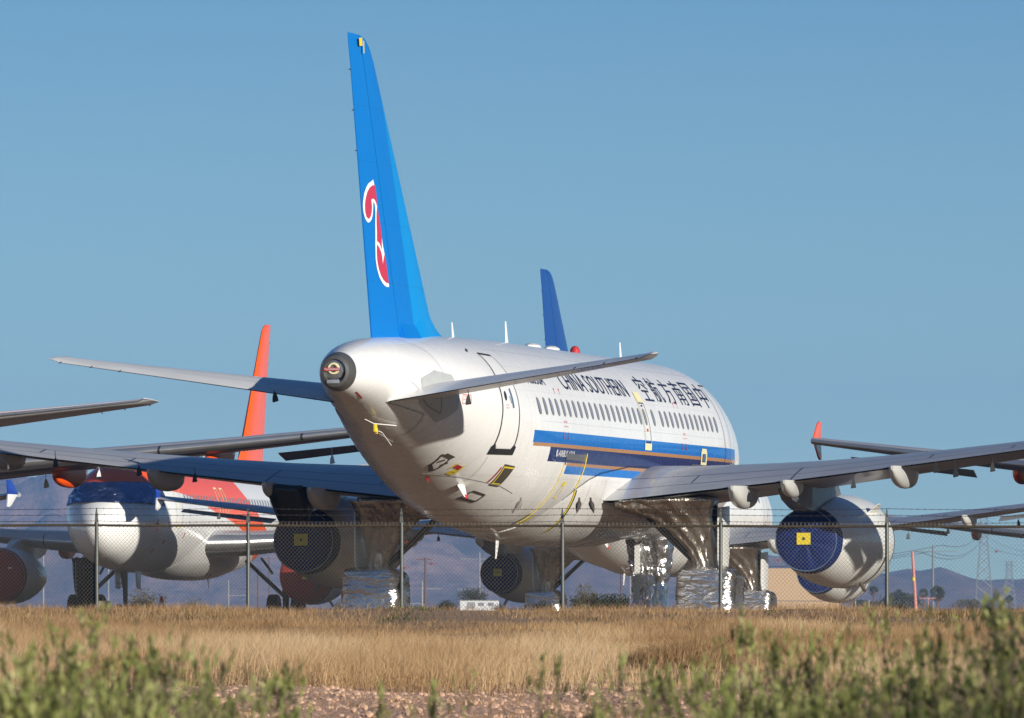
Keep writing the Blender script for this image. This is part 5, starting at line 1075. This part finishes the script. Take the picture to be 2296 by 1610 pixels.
def cable(p, q, sg, lab, w=.035):
    a = [p.lerp(q, i / 30) - Vector((0, 0, sg * 4 * (i / 30) * (1 - i / 30))) for i in range(31)]; tag(MB().tube(a, w, 4).build('power_cable', M['cable'], None, False), lab, "cable", "power cables")
for k, (y0, y1, y2) in enumerate(((1236, 1215, 1240), (1236, 1200, 1252), (1222, 1166, 1225))):
    A = at(2060 + 26 * k, y0, 1900); B_ = at(2195 + 10 * k, y1, 4200); C_ = at(2560, y2 - 60, 2600); D_ = at(1200, y0 - 4, 2600)
    cable(A, B_, 5, ["lowest cable from the steel pole to the tall lattice tower", "middle cable from the steel pole to the tall lattice tower", "topmost cable from the steel pole to the tall lattice tower"][k], .09); cable(B_, C_, 9, ["lowest cable leaving the tall lattice tower to the right", "middle cable leaving the tall lattice tower to the right", "topmost cable leaving the tall lattice tower to the right"][k], .08); cable(D_, A, 7, ["cable running left from the steel pole, first of three", "cable running left from the steel pole, middle of three", "cable running left from the steel pole, last of three"][k], .06)
for px, py, d_, lab in ((967, 1263.5, 1500, "red marker ball beside the brown pole's crossarm"), (908, 1273, 1500, "red marker ball by the fence post, left of the brown pole"), (1745, 1256, 2600, "red marker ball left of the big engine"), (2233, 1236.5, 2600, "red marker ball right of the tall lattice tower")):
    p = at(px, py, d_); r = 3.0 / FPX * d_; o = MB().lathe([(-r, .001), (-r * .9, r * .43), (-r * .6, r * .8), (0, r), (r * .6, r * .8), (r * .9, r * .43), (r, .001)], (0, 0, 0), 16).build('marker_ball', M['redtape'], None, True, 180); o.location = p; MB().tube([(-r * 5, 0, 0), (r * 5, 0, 0)], r * .12, 4).build('cable_clamp', M['cable'], o); tag(o, lab, "marker ball", "red cable marker balls")
# chocks and cone by the facing airliner's nose wheel
cm = pm(face) @ Vector((5.1, 0, 0)); M['concrete'] = flat("chock_concrete", (.42, .36, .27), .9, 0, 8, .75)
for dx, lab in ((-.75, "pale wheel chock left of the facing nose wheel"), (.55, "pale wheel chock right of the facing nose wheel")):
    o = MB().prism([(-.32, 0), (.32, 0), (.24, .55), (-.16, .55)], 'y', -.35, .35).build('wheel_chock', M['concrete'], None, False, bevel=.03); o.location = (cm.x + dx, cm.y - .9, 0); tag(o, lab, "wheel chock", "wheel chocks at the facing airliner"); MB().tube([(0, -.36, .3), (.0, -.45, .34), (0, -.36, .4)], .02, 5).build('rope', M['yellow'], o)
M['coneorange'] = flat("cone_orange", (.85, .07, .02), .6, 0, 4, .9, 0)
cn = MB().loft([[(r * math.cos(q), r * math.sin(q), z) for q in [2 * math.pi * j / 16 for j in range(16)]] for r, z in ((.19, .03), (.17, .06), (.09, .45), (.045, .72), (.03, .73))]).box((0, 0, .015), (.42, .42, .03)).build('traffic_cone', M['coneorange']); cn.location = (cm.x + 1.35, cm.y - 1.1, 0); MB().lathe([(0, .115), (.14, .085)], (0, 0, 0), 16).build('white_collar', M['whitetext'], cn).matrix_local = Matrix.Translation((0, 0, .36)) @ Matrix.Rotation(R(-90), 4, 'Y'); tag(cn, "orange traffic cone right of the facing nose wheel", "traffic cone")
